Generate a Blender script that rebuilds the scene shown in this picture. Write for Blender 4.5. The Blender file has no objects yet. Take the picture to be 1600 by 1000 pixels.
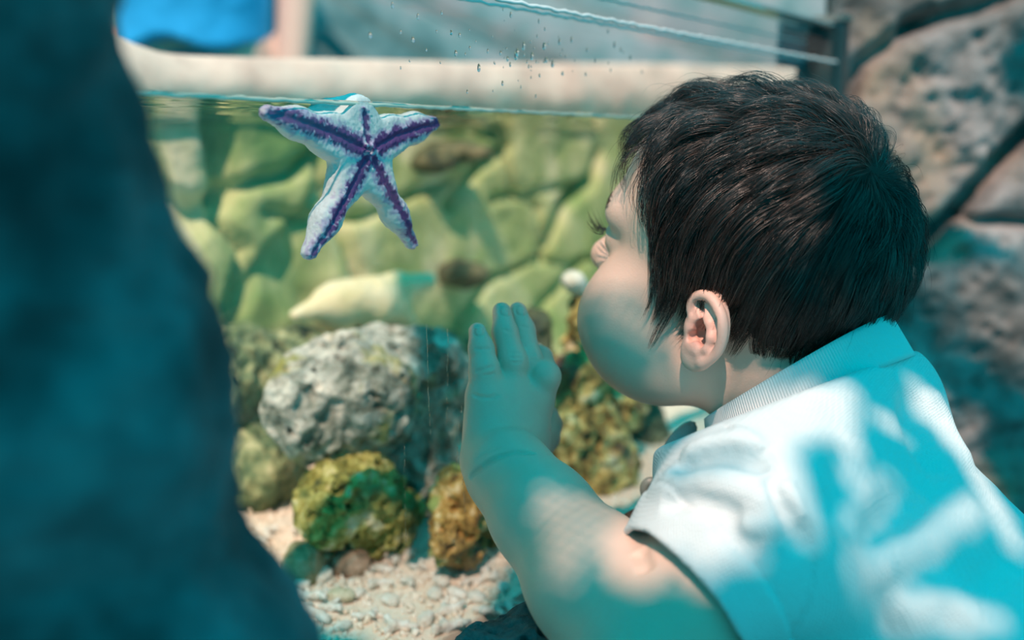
import bpy, math, random
import numpy as np
from mathutils import Vector
from mathutils.bvhtree import BVHTree

# ---------------------------------------------------------------- camera
FPX = 1555.6
PITCH = math.atan(264 / FPX)
SP, CP = math.sin(PITCH), math.cos(PITCH)
scene = bpy.context.scene
COL = scene.collection
cam_data = bpy.data.cameras.new('camera')
cam_data.sensor_width = 36.0
cam_data.lens = FPX * 36.0 / 1600.0
cam_data.clip_start = 0.01
cam_data.clip_end = 60
cam_data.dof.use_dof = True
cam_data.dof.focus_distance = 0.525
cam_data.dof.aperture_fstop = 3.3
cam = bpy.data.objects.new('camera', cam_data)
cam.rotation_euler = (math.pi / 2 - PITCH, 0, 0)
COL.objects.link(cam)
scene.camera = cam

# ---------------------------------------------------------------- light and exposure
scene.view_settings.view_transform = 'Standard'
scene.view_settings.look = 'None'
scene.view_settings.gamma = 1
scene.view_settings.use_curve_mapping = False
scene.view_settings.exposure = 0.0
scene.cycles.use_denoising = True
scene.cycles.max_bounces = 10
scene.cycles.diffuse_bounces = 2
scene.cycles.transparent_max_bounces = 24
scene.cycles.caustics_reflective = False
scene.cycles.caustics_refractive = False
scene.cycles.sample_clamp_indirect = 4.0

SUN_DIR = np.array([0.10, 0.58, -0.80])          # the way the light travels
SUN_DIR = SUN_DIR / np.linalg.norm(SUN_DIR)
sun_data = bpy.data.lights.new('sun', 'SUN')
sun_data.energy = 4.6
sun_data.color = (1.0, 0.68, 0.55)
sun_data.angle = math.radians(0.62)
sun = bpy.data.objects.new('sun', sun_data)
sun.rotation_euler = Vector(-SUN_DIR).to_track_quat('Z', 'Y').to_euler()
sun.location = (0, 0, 4)
COL.objects.link(sun)

world = bpy.data.worlds.new('open_air')
scene.world = world
world.use_nodes = True
wn = world.node_tree
bg = wn.nodes['Background']
wtc = wn.nodes.new('ShaderNodeTexCoord')
wsep = wn.nodes.new('ShaderNodeSeparateXYZ')
wramp = wn.nodes.new('ShaderNodeValToRGB')
wn.links.new(wtc.outputs['Generated'], wsep.inputs[0])
wn.links.new(wsep.outputs['Z'], wramp.inputs[0])
wn.links.new(wramp.outputs[0], bg.inputs[0])
wramp.color_ramp.elements[0].position = 0.0
wramp.color_ramp.elements[0].color = (0.0, 0.44, 0.52, 1)
wramp.color_ramp.elements[1].position = 0.7
wramp.color_ramp.elements[1].color = (0.0, 0.68, 0.84, 1)
bg.inputs[1].default_value = 1.36

# ---------------------------------------------------------------- places: pixels of the photograph and the tank's own frame
AZ = math.radians(38.4)
DV = np.array([math.sin(AZ), math.cos(AZ), 0.0])   # along the acrylic panel
NV = np.array([-math.cos(AZ), math.sin(AZ), 0.0])  # into the tank
ZV = np.array([0.0, 0.0, 1.0])
D0 = 0.363
GROUND = -0.78
WATER = 0.024
SAND = -0.232


def ray(x, y):
    return np.array([(x - 800) / FPX, CP + (500 - y) / FPX * SP, -SP + (500 - y) / FPX * CP])


def P(x, y, z):
    return ray(x, y) * z


def onq(x, y, q):
    r = ray(x, y)
    return r * (D0 + q) / float(NV @ r)


def T(s, q, z):
    return DV * s + NV * (D0 + q) + ZV * z


def sqz(p):
    p = np.asarray(p)
    return p @ DV, p @ NV - D0, p[..., 2]


def unit(v):
    v = np.asarray(v, float)
    return v / np.linalg.norm(v)


# ---------------------------------------------------------------- noise
def _hash(ix, iy, iz, seed):
    h = (ix.astype(np.int64) * 374761393 + iy.astype(np.int64) * 668265263 + iz.astype(np.int64) * 2147483647 + seed * 974711) & 0xFFFFFFFF
    h = ((h ^ (h >> 13)) * 1274126177) & 0xFFFFFFFF
    h = ((h ^ (h >> 16)) * 2246822519) & 0xFFFFFFFF
    h = h ^ (h >> 15)
    return (h & 0xFFFFFF).astype(np.float64) / 0xFFFFFF


def vnoise(p, seed=0):
    i = np.floor(p)
    f = p - i
    u = f * f * f * (f * (f * 6 - 15) + 10)
    i = i.astype(np.int64)
    r = 0
    for dx in (0, 1):
        wx = u[..., 0] if dx else 1 - u[..., 0]
        for dy in (0, 1):
            wy = u[..., 1] if dy else 1 - u[..., 1]
            for dz in (0, 1):
                wz = u[..., 2] if dz else 1 - u[..., 2]
                r = r + wx * wy * wz * _hash(i[..., 0] + dx, i[..., 1] + dy, i[..., 2] + dz, seed)
    return r * 2 - 1


def fbm(p, octaves=4, seed=0, gain=0.5):
    a, s, t = 1.0, 0.0, 0.0
    for k in range(octaves):
        s = s + a * vnoise(p * (2.03 ** k) + k * 7.3, seed + k)
        t += a
        a *= gain
    return s / t


def worley(p, seed=0):
    i = np.floor(p).astype(np.int64)
    f1 = np.full(p.shape[:-1], 9.0)
    f2 = np.full(p.shape[:-1], 9.0)
    for dx in (-1, 0, 1):
        for dy in (-1, 0, 1):
            for dz in (-1, 0, 1):
                cx, cy, cz = i[..., 0] + dx, i[..., 1] + dy, i[..., 2] + dz
                q = np.stack([cx + _hash(cx, cy, cz, seed), cy + _hash(cx, cy, cz, seed + 1), cz + _hash(cx, cy, cz, seed + 2)], -1)
                d = np.sqrt(((p - q) ** 2).sum(-1))
                f2 = np.minimum(f2, np.maximum(f1, d))
                f1 = np.minimum(f1, d)
    return f1, f2


def sstep(a, b, x):
    t = np.clip((x - a) / (b - a), 0, 1)
    return t * t * (3 - 2 * t)


# ---------------------------------------------------------------- signed distance shapes
def smin(a, b, k):
    h = np.maximum(k - np.abs(a - b), 0) / k
    return np.minimum(a, b) - h * h * k * 0.25


def smax(a, b, k):
    return -smin(-a, -b, k)


def rc(a, b, ra, rb):
    a, b = np.asarray(a, float), np.asarray(b, float)
    ba = b - a
    L = float(ba @ ba) + 1e-12

    def f(p):
        h = np.clip(((p - a) @ ba) / L, 0, 1)
        return np.sqrt(((p - a - h[..., None] * ba) ** 2).sum(-1)) - (ra + (rb - ra) * h)
    m = (a + b) / 2
    f.c, f.r = m, np.linalg.norm(ba) / 2 + max(ra, rb)
    return f


def el(c, r, R=None):
    c, r = np.asarray(c, float), np.asarray(r, float)
    R = np.eye(3) if R is None else np.asarray(R, float)      # rows are the axes

    def f(p):
        q = (p - c) @ R.T
        k0 = np.sqrt(((q / r) ** 2).sum(-1))
        k1 = np.sqrt(((q / (r * r)) ** 2).sum(-1)) + 1e-9
        return k0 * (k0 - 1) / k1
    f.c, f.r = c, r.max()
    return f


def polydist(p, pts):
    """distance to an open polyline and how far along it (0 to 1)"""
    pts = np.asarray(pts, float)
    best = np.full(p.shape[:-1], 9.0)
    along = np.zeros(p.shape[:-1])
    n = len(pts) - 1
    for k in range(n):
        a, b = pts[k], pts[k + 1]
        ba = b - a
        h = np.clip(((p - a) @ ba) / (float(ba @ ba) + 1e-12), 0, 1)
        d = np.sqrt(((p - a - h[..., None] * ba) ** 2).sum(-1))
        m = d < best
        best = np.where(m, d, best)
        along = np.where(m, (k + h) / n, along)
    return best, along


class Shape:
    """an ordered list of smooth unions (+), carvings (-) and relief lines"""
    def __init__(self):
        self.ops = []
        self.lines = []
        self.extra = None

    def add(self, f, k=0.004):
        self.ops.append(('+', f, k))
        return self

    def cut(self, f, k=0.003):
        self.ops.append(('-', f, k))
        return self

    def line(self, pts, amp, w, taper=True):
        pts = np.asarray(pts, float)
        c = pts.mean(0)
        self.lines.append((pts, amp, w, taper, c, np.linalg.norm(pts - c, axis=1).max() + 3 * w))

    def base(self, p):
        d = np.full(p.shape[:-1], 0.5)
        if p.size == 0:
            return d
        flat = p.reshape(-1, 3)
        lo, hi = flat.min(0), flat.max(0)
        cc, cr = (lo + hi) / 2, np.linalg.norm(hi - lo) / 2
        started = False
        for op, f, k in self.ops:
            gap = np.linalg.norm(f.c - cc) - f.r - cr
            if gap > 0.03 and (started or op == '-'):
                continue
            if gap > 0.03:
                d = np.minimum(d, gap)
                continue
            v = f(p)
            d = smin(d, v, k) if op == '+' else smax(d, -v, k)
        return d

    def __call__(self, p):
        d = self.base(p)
        if self.lines and p.size:
            flat = p.reshape(-1, 3)
            lo, hi = flat.min(0), flat.max(0)
            cc, cr = (lo + hi) / 2, np.linalg.norm(hi - lo) / 2
            for pts, amp, w, taper, c, r in self.lines:
                if np.linalg.norm(c - cc) > r + cr:
                    continue
                q, t = polydist(p, pts)
                g = np.exp(-(q / w) ** 2)
                if taper:
                    g = g * np.clip(np.sin(np.pi * np.clip(t, 0.001, 0.999)) * 1.8, 0, 1)
                d = d - amp * g
        if self.extra is not None:
            d = self.extra(p, d)
        return d


def trace(f, x, y, z0=0.25, z1=2.0, n=90):
    r = ray(x, y)
    L = np.linalg.norm(r)
    z = z0
    for _ in range(n):
        d = float(f((r * z)[None, :])[0])
        if d < 0.0002:
            return r * z
        z += max(d * 0.8, 0.0002) / L
        if z > z1:
            return None
    return r * z


def traces(f, pts, **kw):
    out = [trace(f, x, y, **kw) for x, y in pts]
    return [o for o in out if o is not None]


def net(f, lo, hi, h, chunk=48):
    """surface nets over the blocks of a grid that the surface crosses"""
    B = 8
    lo = np.asarray(lo, float)
    nb = np.ceil((np.asarray(hi, float) - lo) / (B * h)).astype(int)
    gi = np.stack(np.meshgrid(*[np.arange(k) for k in nb], indexing='ij'), -1).reshape(-1, 3)
    # first a coarse pass by super blocks, then by blocks
    sup = gi // 4
    key = (sup[:, 0] * 4096 + sup[:, 1]) * 4096 + sup[:, 2]
    order = np.argsort(key, kind='stable')
    gi, key = gi[order], key[order]
    starts = np.concatenate([[0], np.nonzero(np.diff(key))[0] + 1, [len(key)]])
    keep = []
    for a, b in zip(starts[:-1], starts[1:]):
        blk = gi[a:b]
        c = lo + (blk + 0.5) * B * h
        v = f(c)
        m = np.abs(v) < B * h * 0.87 * 1.7
        if m.any():
            keep.append(blk[m])
    blocks = np.concatenate(keep)
    N = nb * B + 2
    def gid(ijk):
        return (ijk[..., 0].astype(np.int64) * N[1] + ijk[..., 1]) * N[2] + ijk[..., 2]
    g = np.arange(B + 1)
    off = np.stack(np.meshgrid(g, g, g, indexing='ij'), -1)
    ids, pos, quads = [], [], []
    corners = [(i, j, k) for i in (0, 1) for j in (0, 1) for k in (0, 1)]
    edges = [(a, b) for a in range(8) for b in range(a + 1, 8) if sum(abs(corners[a][t] - corners[b][t]) for t in range(3)) == 1]
    for s in range(0, len(blocks), chunk):
        bl = blocks[s:s + chunk]
        ijk = bl[:, None, None, None, :] * B + off[None]
        val = f(lo + ijk * h)
        sg = val < 0
        cv = [val[:, i:B + i, j:B + j, k:B + k] for i, j, k in corners]
        cs = [v < 0 for v in cv]
        tot = sum(c.astype(int) for c in cs)
        act = (tot > 0) & (tot < 8)
        if act.any():
            acc = np.zeros(act.sum()), 0
            psum = np.zeros((int(act.sum()), 3))
            cnt = np.zeros(int(act.sum()))
            for a, b in edges:
                va, vb = cv[a][act], cv[b][act]
                m = (va < 0) != (vb < 0)
                t = np.where(m, va / np.where(m, va - vb, 1), 0)
                pa, pb = np.array(corners[a], float), np.array(corners[b], float)
                psum += np.where(m[:, None], pa + t[:, None] * (pb - pa), 0)
                cnt += m
            cell = ijk[:, :B, :B, :B][act]
            ids.append(gid(cell))
            pos.append(lo + (cell + psum / cnt[:, None]) * h)
        for ax in range(3):
            sl0 = [slice(None)] + [slice(0, B)] * 3
            sl1 = [slice(None)] + [slice(0, B)] * 3
            sl1[ax + 1] = slice(1, B + 1)
            a0, a1 = sg[tuple(sl0)], sg[tuple(sl1)]
            m = a0 != a1
            if not m.any():
                continue
            e = ijk[:, :B, :B, :B][m]
            flip = a1[m]
            u, w = (ax + 1) % 3, (ax + 2) % 3
            du, dw = np.zeros(3, int), np.zeros(3, int)
            du[u], dw[w] = 1, 1
            q = np.stack([gid(e - du - dw), gid(e - dw), gid(e), gid(e - du)], 1)
            q[flip] = q[flip][:, ::-1]
            quads.append(q)
    ids, pos, quads = np.concatenate(ids), np.concatenate(pos), np.concatenate(quads)
    o = np.argsort(ids)
    ids, pos = ids[o], pos[o]
    ix = np.searchsorted(ids, quads)
    ix = np.minimum(ix, len(ids) - 1)
    ok = (ids[ix] == quads).all(1)
    return pos, ix[ok]


def fgrad(f, p, e=0.0006):
    g = np.zeros_like(p)
    for a in range(3):
        d = np.zeros(3)
        d[a] = e
        g[:, a] = f(p + d) - f(p - d)
    return g / (np.linalg.norm(g, axis=1)[:, None] + 1e-12)


# ---------------------------------------------------------------- objects
def tag(o, label=None, cat=None, group=None, kind=None):
    if label: o['label'] = label
    if cat: o['category'] = cat
    if group: o['group'] = group
    if kind: o['kind'] = kind
    return o


def raw_mesh(name, verts, faces, smooth=True):
    me = bpy.data.meshes.new(name)
    verts = np.asarray(verts, np.float32)
    if isinstance(faces, np.ndarray):
        k = faces.shape[1]
        me.vertices.add(len(verts))
        me.vertices.foreach_set('co', verts.ravel())
        me.loops.add(faces.size)
        me.loops.foreach_set('vertex_index', faces.astype(np.int32).ravel())
        me.polygons.add(len(faces))
        me.polygons.foreach_set('loop_start', np.arange(0, faces.size, k, dtype=np.int32))
        me.update(calc_edges=True)
        me.validate()
    else:
        me.from_pydata([tuple(map(float, v)) for v in verts], [], faces)
    if smooth:
        me.polygons.foreach_set('use_smooth', np.ones(len(me.polygons), bool))
    me.update()
    return me


def obj(name, verts, faces, mat, parent=None, smooth=True, origin=None, col=None):
    verts = np.asarray(verts, float)
    off = np.zeros(3)
    if parent is None:
        off = verts.mean(0) if origin is None else np.asarray(origin, float)
    else:
        off = np.array(parent.matrix_basis.translation if parent.parent is None else (parent.parent.matrix_basis.translation + parent.matrix_basis.translation))
    me = raw_mesh(name, verts - off, faces, smooth)
    if col is not None:
        at = me.attributes.new('paint', 'FLOAT_COLOR', 'POINT')
        c4 = np.ones((len(verts), 4), np.float32)
        c4[:, :3] = col
        if len(at.data) == len(verts):
            at.data.foreach_set('color', c4.ravel())
    me.materials.append(mat)
    o = bpy.data.objects.new(name, me)
    COL.objects.link(o)
    if parent is None:
        o.location = off
    else:
        o.parent = parent
    return o


def empty(name, loc):
    o = bpy.data.objects.new(name, None)
    o.location = tuple(map(float, loc))
    o.empty_display_size = 0.05
    COL.objects.link(o)
    return o


def sdf_obj(name, f, lo, hi, h, mat, parent=None, colf=None, refine=True):
    v, q = net(f, lo, hi, h)
    if refine:
        g = fgrad(f, v)
        v = v - g * np.clip(f(v), -h, h)[:, None] * 0.9
    return obj(name, v, q, mat, parent, col=None if colf is None else colf(v))


def box_faces():
    return [(0, 3, 2, 1), (4, 5, 6, 7), (0, 1, 5, 4), (1, 2, 6, 5), (2, 3, 7, 6), (3, 0, 4, 7)]


def tbox(name, s0, s1, q0, q1, z0, z1, mat, parent=None):
    v = [T(s0, q0, z0), T(s1, q0, z0), T(s1, q1, z0), T(s0, q1, z0), T(s0, q0, z1), T(s1, q0, z1), T(s1, q1, z1), T(s0, q1, z1)]
    return obj(name, v, [tuple(reversed(f)) if False else f for f in box_faces()], mat, parent, smooth=False)


def grid_slab(fn, nu, nv, back):
    """a displaced sheet with a flat back and closed rim: fn(u, v) -> points, back = offset vector"""
    u, v = np.meshgrid(np.linspace(0, 1, nu), np.linspace(0, 1, nv), indexing='ij')
    top = fn(u.ravel(), v.ravel())
    n = nu * nv
    idx = np.arange(n).reshape(nu, nv)
    f = np.stack([idx[:-1, :-1], idx[1:, :-1], idx[1:, 1:], idx[:-1, 1:]], -1).reshape(-1, 4)
    rim = np.concatenate([idx[:, 0], idx[-1, 1:], idx[-2::-1, -1], idx[0, -2:0:-1]])
    base = top[rim] + back
    m = len(rim)
    bi = n + np.arange(m)
    side = np.stack([rim, bi, np.roll(bi, -1), np.roll(rim, -1)], 1)
    c = n + m
    verts = np.concatenate([top, base, base.mean(0)[None]])
    fan = np.stack([bi, np.full(m, c), np.full(m, c), np.roll(bi, -1)], 1)
    faces = [tuple(map(int, a)) for a in f] + [tuple(map(int, a)) for a in side] + [(int(a[0]), int(c), int(a[3])) for a in fan]
    return verts, faces


# ---------------------------------------------------------------- materials
def new_mat(name):
    m = bpy.data.materials.new(name)
    m.use_nodes = True
    return m, m.node_tree, m.node_tree.nodes['Principled BSDF']


def rgb(c):
    return (c[0], c[1], c[2], 1.0)


def plain(name, c, rough=0.6, spec=0.5, metal=0.0):
    m, t, b = new_mat(name)
    b.inputs['Base Color'].default_value = rgb(c)
    b.inputs['Roughness'].default_value = rough
    b.inputs['Specular IOR Level'].default_value = spec
    b.inputs['Metallic'].default_value = metal
    return m


def rock_mat(name, stops, scale=20, bump=0.4, rough=0.85, detail=6, bscale=None, spot=None, stretch=None):
    """stops: list of (position, colour); spot: (scale, colour, amount) of a second growth"""
    m, t, b = new_mat(name)
    tc = t.nodes.new('ShaderNodeTexCoord')
    mp = t.nodes.new('ShaderNodeMapping')
    t.links.new(tc.outputs['Object'], mp.inputs[0])
    if stretch: mp.inputs['Scale'].default_value = stretch
    n = t.nodes.new('ShaderNodeTexNoise')
    n.inputs['Scale'].default_value = scale
    n.inputs['Detail'].default_value = detail
    n.inputs['Roughness'].default_value = 0.65
    t.links.new(mp.outputs[0], n.inputs['Vector'])
    r = t.nodes.new('ShaderNodeValToRGB')
    e = r.color_ramp.elements
    e[0].position, e[0].color = stops[0][0], rgb(stops[0][1])
    e[1].position, e[1].color = stops[-1][0], rgb(stops[-1][1])
    for p_, c_ in stops[1:-1]:
        x = e.new(p_)
        x.color = rgb(c_)
    t.links.new(n.outputs['Fac'], r.inputs[0])
    colour = r.outputs[0]
    if spot:
        n2 = t.nodes.new('ShaderNodeTexNoise')
        n2.inputs['Scale'].default_value = spot[0]
        n2.inputs['Detail'].default_value = 4
        t.links.new(tc.outputs['Object'], n2.inputs['Vector'])
        r2 = t.nodes.new('ShaderNodeValToRGB')
        r2.color_ramp.elements[0].position = spot[2]
        r2.color_ramp.elements[1].position = min(spot[2] + 0.12, 1)
        t.links.new(n2.outputs['Fac'], r2.inputs[0])
        mx = t.nodes.new('ShaderNodeMix')
        mx.data_type = 'RGBA'
        t.links.new(r2.outputs[0], mx.inputs[0])
        t.links.new(colour, mx.inputs[6])
        mx.inputs[7].default_value = rgb(spot[1])
        colour = mx.outputs[2]
    t.links.new(colour, b.inputs['Base Color'])
    b.inputs['Roughness'].default_value = rough
    n3 = t.nodes.new('ShaderNodeTexNoise')
    n3.inputs['Scale'].default_value = bscale or scale * 3
    n3.inputs['Detail'].default_value = 8
    t.links.new(tc.outputs['Object'], n3.inputs['Vector'])
    bp = t.nodes.new('ShaderNodeBump')
    bp.inputs['Strength'].default_value = bump
    bp.inputs['Distance'].default_value = 0.004
    t.links.new(n3.outputs['Fac'], bp.inputs['Height'])
    t.links.new(bp.outputs[0], b.inputs['Normal'])
    return m


def clear_mat(name, tint, f0=0.04, rough=0.0):
    """clear acrylic: lets light straight through, reflects more at a glancing angle"""
    m = bpy.data.materials.new(name)
    m.use_nodes = True
    t = m.node_tree
    t.nodes.remove(t.nodes['Principled BSDF'])
    tr = t.nodes.new('ShaderNodeBsdfTransparent')
    tr.inputs[0].default_value = rgb(tint)
    gl = t.nodes.new('ShaderNodeBsdfGlossy')
    gl.inputs['Roughness'].default_value = rough
    lw = t.nodes.new('ShaderNodeLayerWeight')
    lw.inputs['Blend'].default_value = 0.5
    pw = t.nodes.new('ShaderNodeMath')
    pw.operation = 'POWER'
    pw.inputs[1].default_value = 5
    t.links.new(lw.outputs['Facing'], pw.inputs[0])
    ma = t.nodes.new('ShaderNodeMath')
    ma.operation = 'MULTIPLY_ADD'
    ma.inputs[1].default_value = 1 - f0
    ma.inputs[2].default_value = f0
    t.links.new(pw.outputs[0], ma.inputs[0])
    mx = t.nodes.new('ShaderNodeMixShader')
    t.links.new(ma.outputs[0], mx.inputs[0])
    t.links.new(tr.outputs[0], mx.inputs[1])
    t.links.new(gl.outputs[0], mx.inputs[2])
    t.links.new(mx.outputs[0], t.nodes['Material Output'].inputs[0])
    return m


def water_mat():
    m = bpy.data.materials.new('tank water')
    m.use_nodes = True
    t = m.node_tree
    t.nodes.remove(t.nodes['Principled BSDF'])
    tr = t.nodes.new('ShaderNodeBsdfTransparent')
    tr.inputs[0].default_value = (0.98, 1.0, 0.97, 1)
    gl = t.nodes.new('ShaderNodeBsdfGlossy')
    gl.inputs['Roughness'].default_value = 0.03
    fr = t.nodes.new('ShaderNodeFresnel')
    fr.inputs[0].default_value = 1.33
    mx = t.nodes.new('ShaderNodeMixShader')
    t.links.new(fr.outputs[0], mx.inputs[0])
    t.links.new(tr.outputs[0], mx.inputs[1])
    t.links.new(gl.outputs[0], mx.inputs[2])
    t.links.new(mx.outputs[0], t.nodes['Material Output'].inputs[0])
    return m


def paint_mat(name, rough=0.6, sss=0.0, bump=0.0, bscale=400):
    m, t, b = new_mat(name)
    a = t.nodes.new('ShaderNodeAttribute')
    a.attribute_name = 'paint'
    t.links.new(a.outputs['Color'], b.inputs['Base Color'])
    b.inputs['Roughness'].default_value = rough
    if sss:
        b.inputs['Subsurface Weight'].default_value = sss
        b.inputs['Subsurface Radius'].default_value = (1, 0.4, 0.25)
        b.inputs['Subsurface Scale'].default_value = 0.004
    if bump:
        tc = t.nodes.new('ShaderNodeTexCoord')
        n = t.nodes.new('ShaderNodeTexNoise')
        n.inputs['Scale'].default_value = bscale
        n.inputs['Detail'].default_value = 4
        bp = t.nodes.new('ShaderNodeBump')
        bp.inputs['Strength'].default_value = bump
        bp.inputs['Distance'].default_value = 0.0006
        t.links.new(tc.outputs['Object'], n.inputs['Vector'])
        t.links.new(n.outputs['Fac'], bp.inputs['Height'])
        t.links.new(bp.outputs[0], b.inputs['Normal'])
    return m
# ================================================================ the setting
def uv_fbm(s, z, k, seed, octv=4):
    return fbm(np.stack([s * k, z * k, np.full_like(s, seed * 3.1)], -1), octv, seed)


def block_relief(s, z, ks, kz, seed, depth=0.02, width=0.10):
    """irregular stones parted by sunken joints"""
    wx = 0.35 * uv_fbm(s, z, 6, seed + 5, 2)
    p = np.stack([s * ks + wx, z * kz + 0.35 * uv_fbm(s, z, 6, seed + 9, 2), np.full_like(s, seed + 0.5)], -1)
    f1, f2 = worley(p, seed)
    return -depth * (1 - sstep(0, width, f2 - f1)) - 0.35 * depth * f1


M_back = rock_mat('algae covered tank wall', [(0.28, (0.04, 0.12, 0.04)), (0.40, (0.30, 0.42, 0.15)), (0.52, (0.60, 0.66, 0.32)), (0.66, (0.92, 0.88, 0.62))],
                  scale=8, bump=0.6, detail=7, bscale=60, spot=(6, (0.22, 0.40, 0.12), 0.55), stretch=(1, 1, 0.6))


def crack(s, z, pts, w, depth):
    p = np.stack([s, z, s * 0], -1)
    q, t = polydist(p, [(a, b, 0) for a, b in pts])
    return -depth * np.exp(-(q / w) ** 2)


def back_sz(x, y):
    s, q, z = sqz(onq(x, y, 0.45))
    return float(s), float(z)


WCR = [([back_sz(*c) for c in pts], w_, a_) for pts, w_, a_ in (
    ([(322, 150), (328, 200), (338, 260), (345, 315)], 0.012, 0.06), ([(335, 345), (372, 390), (362, 440), (350, 480)], 0.007, 0.05),
    ([(410, 330), (480, 345), (560, 340), (640, 300), (700, 280)], 0.006, 0.03), ([(925, 240), (915, 280), (870, 320), (850, 370), (840, 400)], 0.010, 0.06),
    ([(760, 310), (820, 300), (900, 285)], 0.006, 0.03), ([(690, 320), (740, 260), (780, 230)], 0.008, 0.04))]


def backwall(u, v):
    s = 0.05 + 1.9 * u
    z = -0.36 + 0.52 * v
    d = block_relief(s, z, 3.0, 4.4, 3, 0.016, 0.07) + 0.009 * uv_fbm(s, z, 8, 4) + 0.003 * uv_fbm(s, z, 45, 8)
    for pts, w_, a_ in WCR:
        d = d + crack(s, z, pts, w_, a_ * 0.45)
    z2 = np.minimum(z, 0.027)
    return DV * s[:, None] + NV * (D0 + 0.435 - d)[:, None] + ZV * z2[:, None]


v, f = grid_slab(backwall, 300, 110, NV * 0.12)
tag(obj('wall_back', v, f, M_back), kind='structure')

M_coping = rock_mat('pale coping stone', [(0.3, (0.70, 0.43, 0.34)), (0.6, (0.96, 0.67, 0.54))], scale=14, bump=0.2, bscale=60)


def coping(u, v):
    s = 0.05 + 1.9 * u
    z = 0.026 + (0.054 + 0.055 * (s - 0.45)) * v + (0.004 * uv_fbm(s, s * 0, 3, 6, 2) + 0.014 * np.exp(-((s - 0.465) / 0.035) ** 2)) * v
    d = 0.02 * np.sin(np.pi * v) + 0.008 * uv_fbm(s, z, 20, 7)
    return DV * s[:, None] + NV * (D0 + 0.445 - d)[:, None] + ZV * z[:, None]


v, f = grid_slab(coping, 160, 14, NV * 0.2)
tag(obj('trim_1', v, f, M_coping), kind='structure')

M_far = rock_mat('far rockwork', [(0.30, (0.03, 0.12, 0.13)), (0.45, (0.20, 0.34, 0.36)), (0.58, (0.46, 0.44, 0.47)), (0.72, (0.70, 0.62, 0.60))],
                 scale=3.2, bump=0.5, detail=4, bscale=20, spot=(2.2, (0.30, 0.52, 0.56), 0.55))


def farwall(u, v):
    s = -1.2 + 5.2 * u
    z = -0.8 + 3.0 * v
    back = np.clip(s - 2.3, 0, 9)
    s0, s = s, s - back * 0.62
    d = block_relief(s, z, 1.6, 2.2, 13, 0.12, 0.12) + 0.08 * uv_fbm(s, z, 3, 14)
    return DV * s[:, None] + NV * (D0 + 1.9 - d - back * 0.95)[:, None] + ZV * z[:, None]


v, f = grid_slab(farwall, 220, 120, NV * 0.3)
tag(obj('wall_far', v, f, M_far), kind='structure')

M_side = rock_mat('grey lilac rock wall', [(0.30, (0.035, 0.04, 0.04)), (0.45, (0.15, 0.145, 0.14)), (0.60, (0.30, 0.27, 0.265)), (0.75, (0.50, 0.45, 0.44))],
                  scale=7, bump=0.9, detail=9, bscale=55, spot=(6, (0.36, 0.27, 0.20), 0.58))
WA = np.array([0.318, 1.0, 0.0])
WB = np.array([0.86, 0.94, 0.0])
WD = unit(WB - WA)
WN = np.array([WD[1], -WD[0], 0.0])
if WN[1] > 0: WN = -WN


def crack(s, z, pts, w, depth):
    p = np.stack([s, z, s * 0], -1)
    q, t = polydist(p, [(a, b, 0) for a, b in pts])
    return -depth * np.exp(-(q / w) ** 2)


def wall_sz(x, y):
    r = ray(x, y)
    k = float(WN @ WA) / float(WN @ r)
    p = r * k
    return float((p - WA) @ WD), float(p[2])


CR1 = [wall_sz(*c) for c in [(1640, 190), (1590, 235), (1545, 285), (1500, 335), (1450, 375), (1400, 420)]]
CR2 = [wall_sz(*c) for c in [(1500, 335), (1530, 347), (1570, 345), (1640, 350)]]
CR3 = [wall_sz(*c) for c in [(1420, 40), (1480, 22), (1530, 12), (1600, -20)]]
CR4 = [wall_sz(*c) for c in [(1330, 150), (1345, 100), (1400, 60), (1440, 35)]]


def sidewall(u, v):
    s = -0.005 + 1.0 * u
    z = -0.80 + 1.45 * v
    wob = 0.004 * uv_fbm(s, z, 40, 22)
    d = 0.020 * uv_fbm(s, z, 8, 21) + 0.010 * uv_fbm(s, z, 30, 23, 5) + wob
    pit = worley(np.stack([s * 55, z * 55, s * 0], -1), 31)[0]
    d = d - 0.006 * (1 - sstep(0.15, 0.5, pit))
    d = d + crack(s, z, CR1, 0.010, 0.055) + crack(s, z, CR2, 0.006, 0.03) + crack(s, z, CR3, 0.008, 0.03) + crack(s, z, CR4, 0.008, 0.02)
    return WA + WD * s[:, None] + WN * d[:, None] + ZV * z[:, None]


v, f = grid_slab(sidewall, 300, 340, -WN * 0.05)
tag(obj('wall_right', v, f, M_side), kind='structure')

M_ground = rock_mat('paved ground', [(0.35, (0.03, 0.10, 0.12)), (0.65, (0.06, 0.20, 0.23))], scale=6, bump=0.3)
tag(obj('floor', [(-4, -2.5, GROUND), (4, -2.5, GROUND), (4, 5, GROUND), (-4, 5, GROUND), (-4, -2.5, GROUND - 0.1), (4, -2.5, GROUND - 0.1), (4, 5, GROUND - 0.1), (-4, 5, GROUND - 0.1)],
        [(0, 1, 2, 3), (7, 6, 5, 4), (0, 4, 5, 1), (1, 5, 6, 2), (2, 6, 7, 3), (3, 7, 4, 0)], M_ground, smooth=False), kind='structure')

# masonry below the panel and under the sand
M_base = rock_mat('tank base rockwork', [(0.35, (0.10, 0.12, 0.12)), (0.65, (0.30, 0.31, 0.30))], scale=10, bump=0.6)
tag(tbox('wall_base', 0.05, 1.95, -0.004, 0.60, GROUND, -0.325, M_base), kind='structure')

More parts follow.
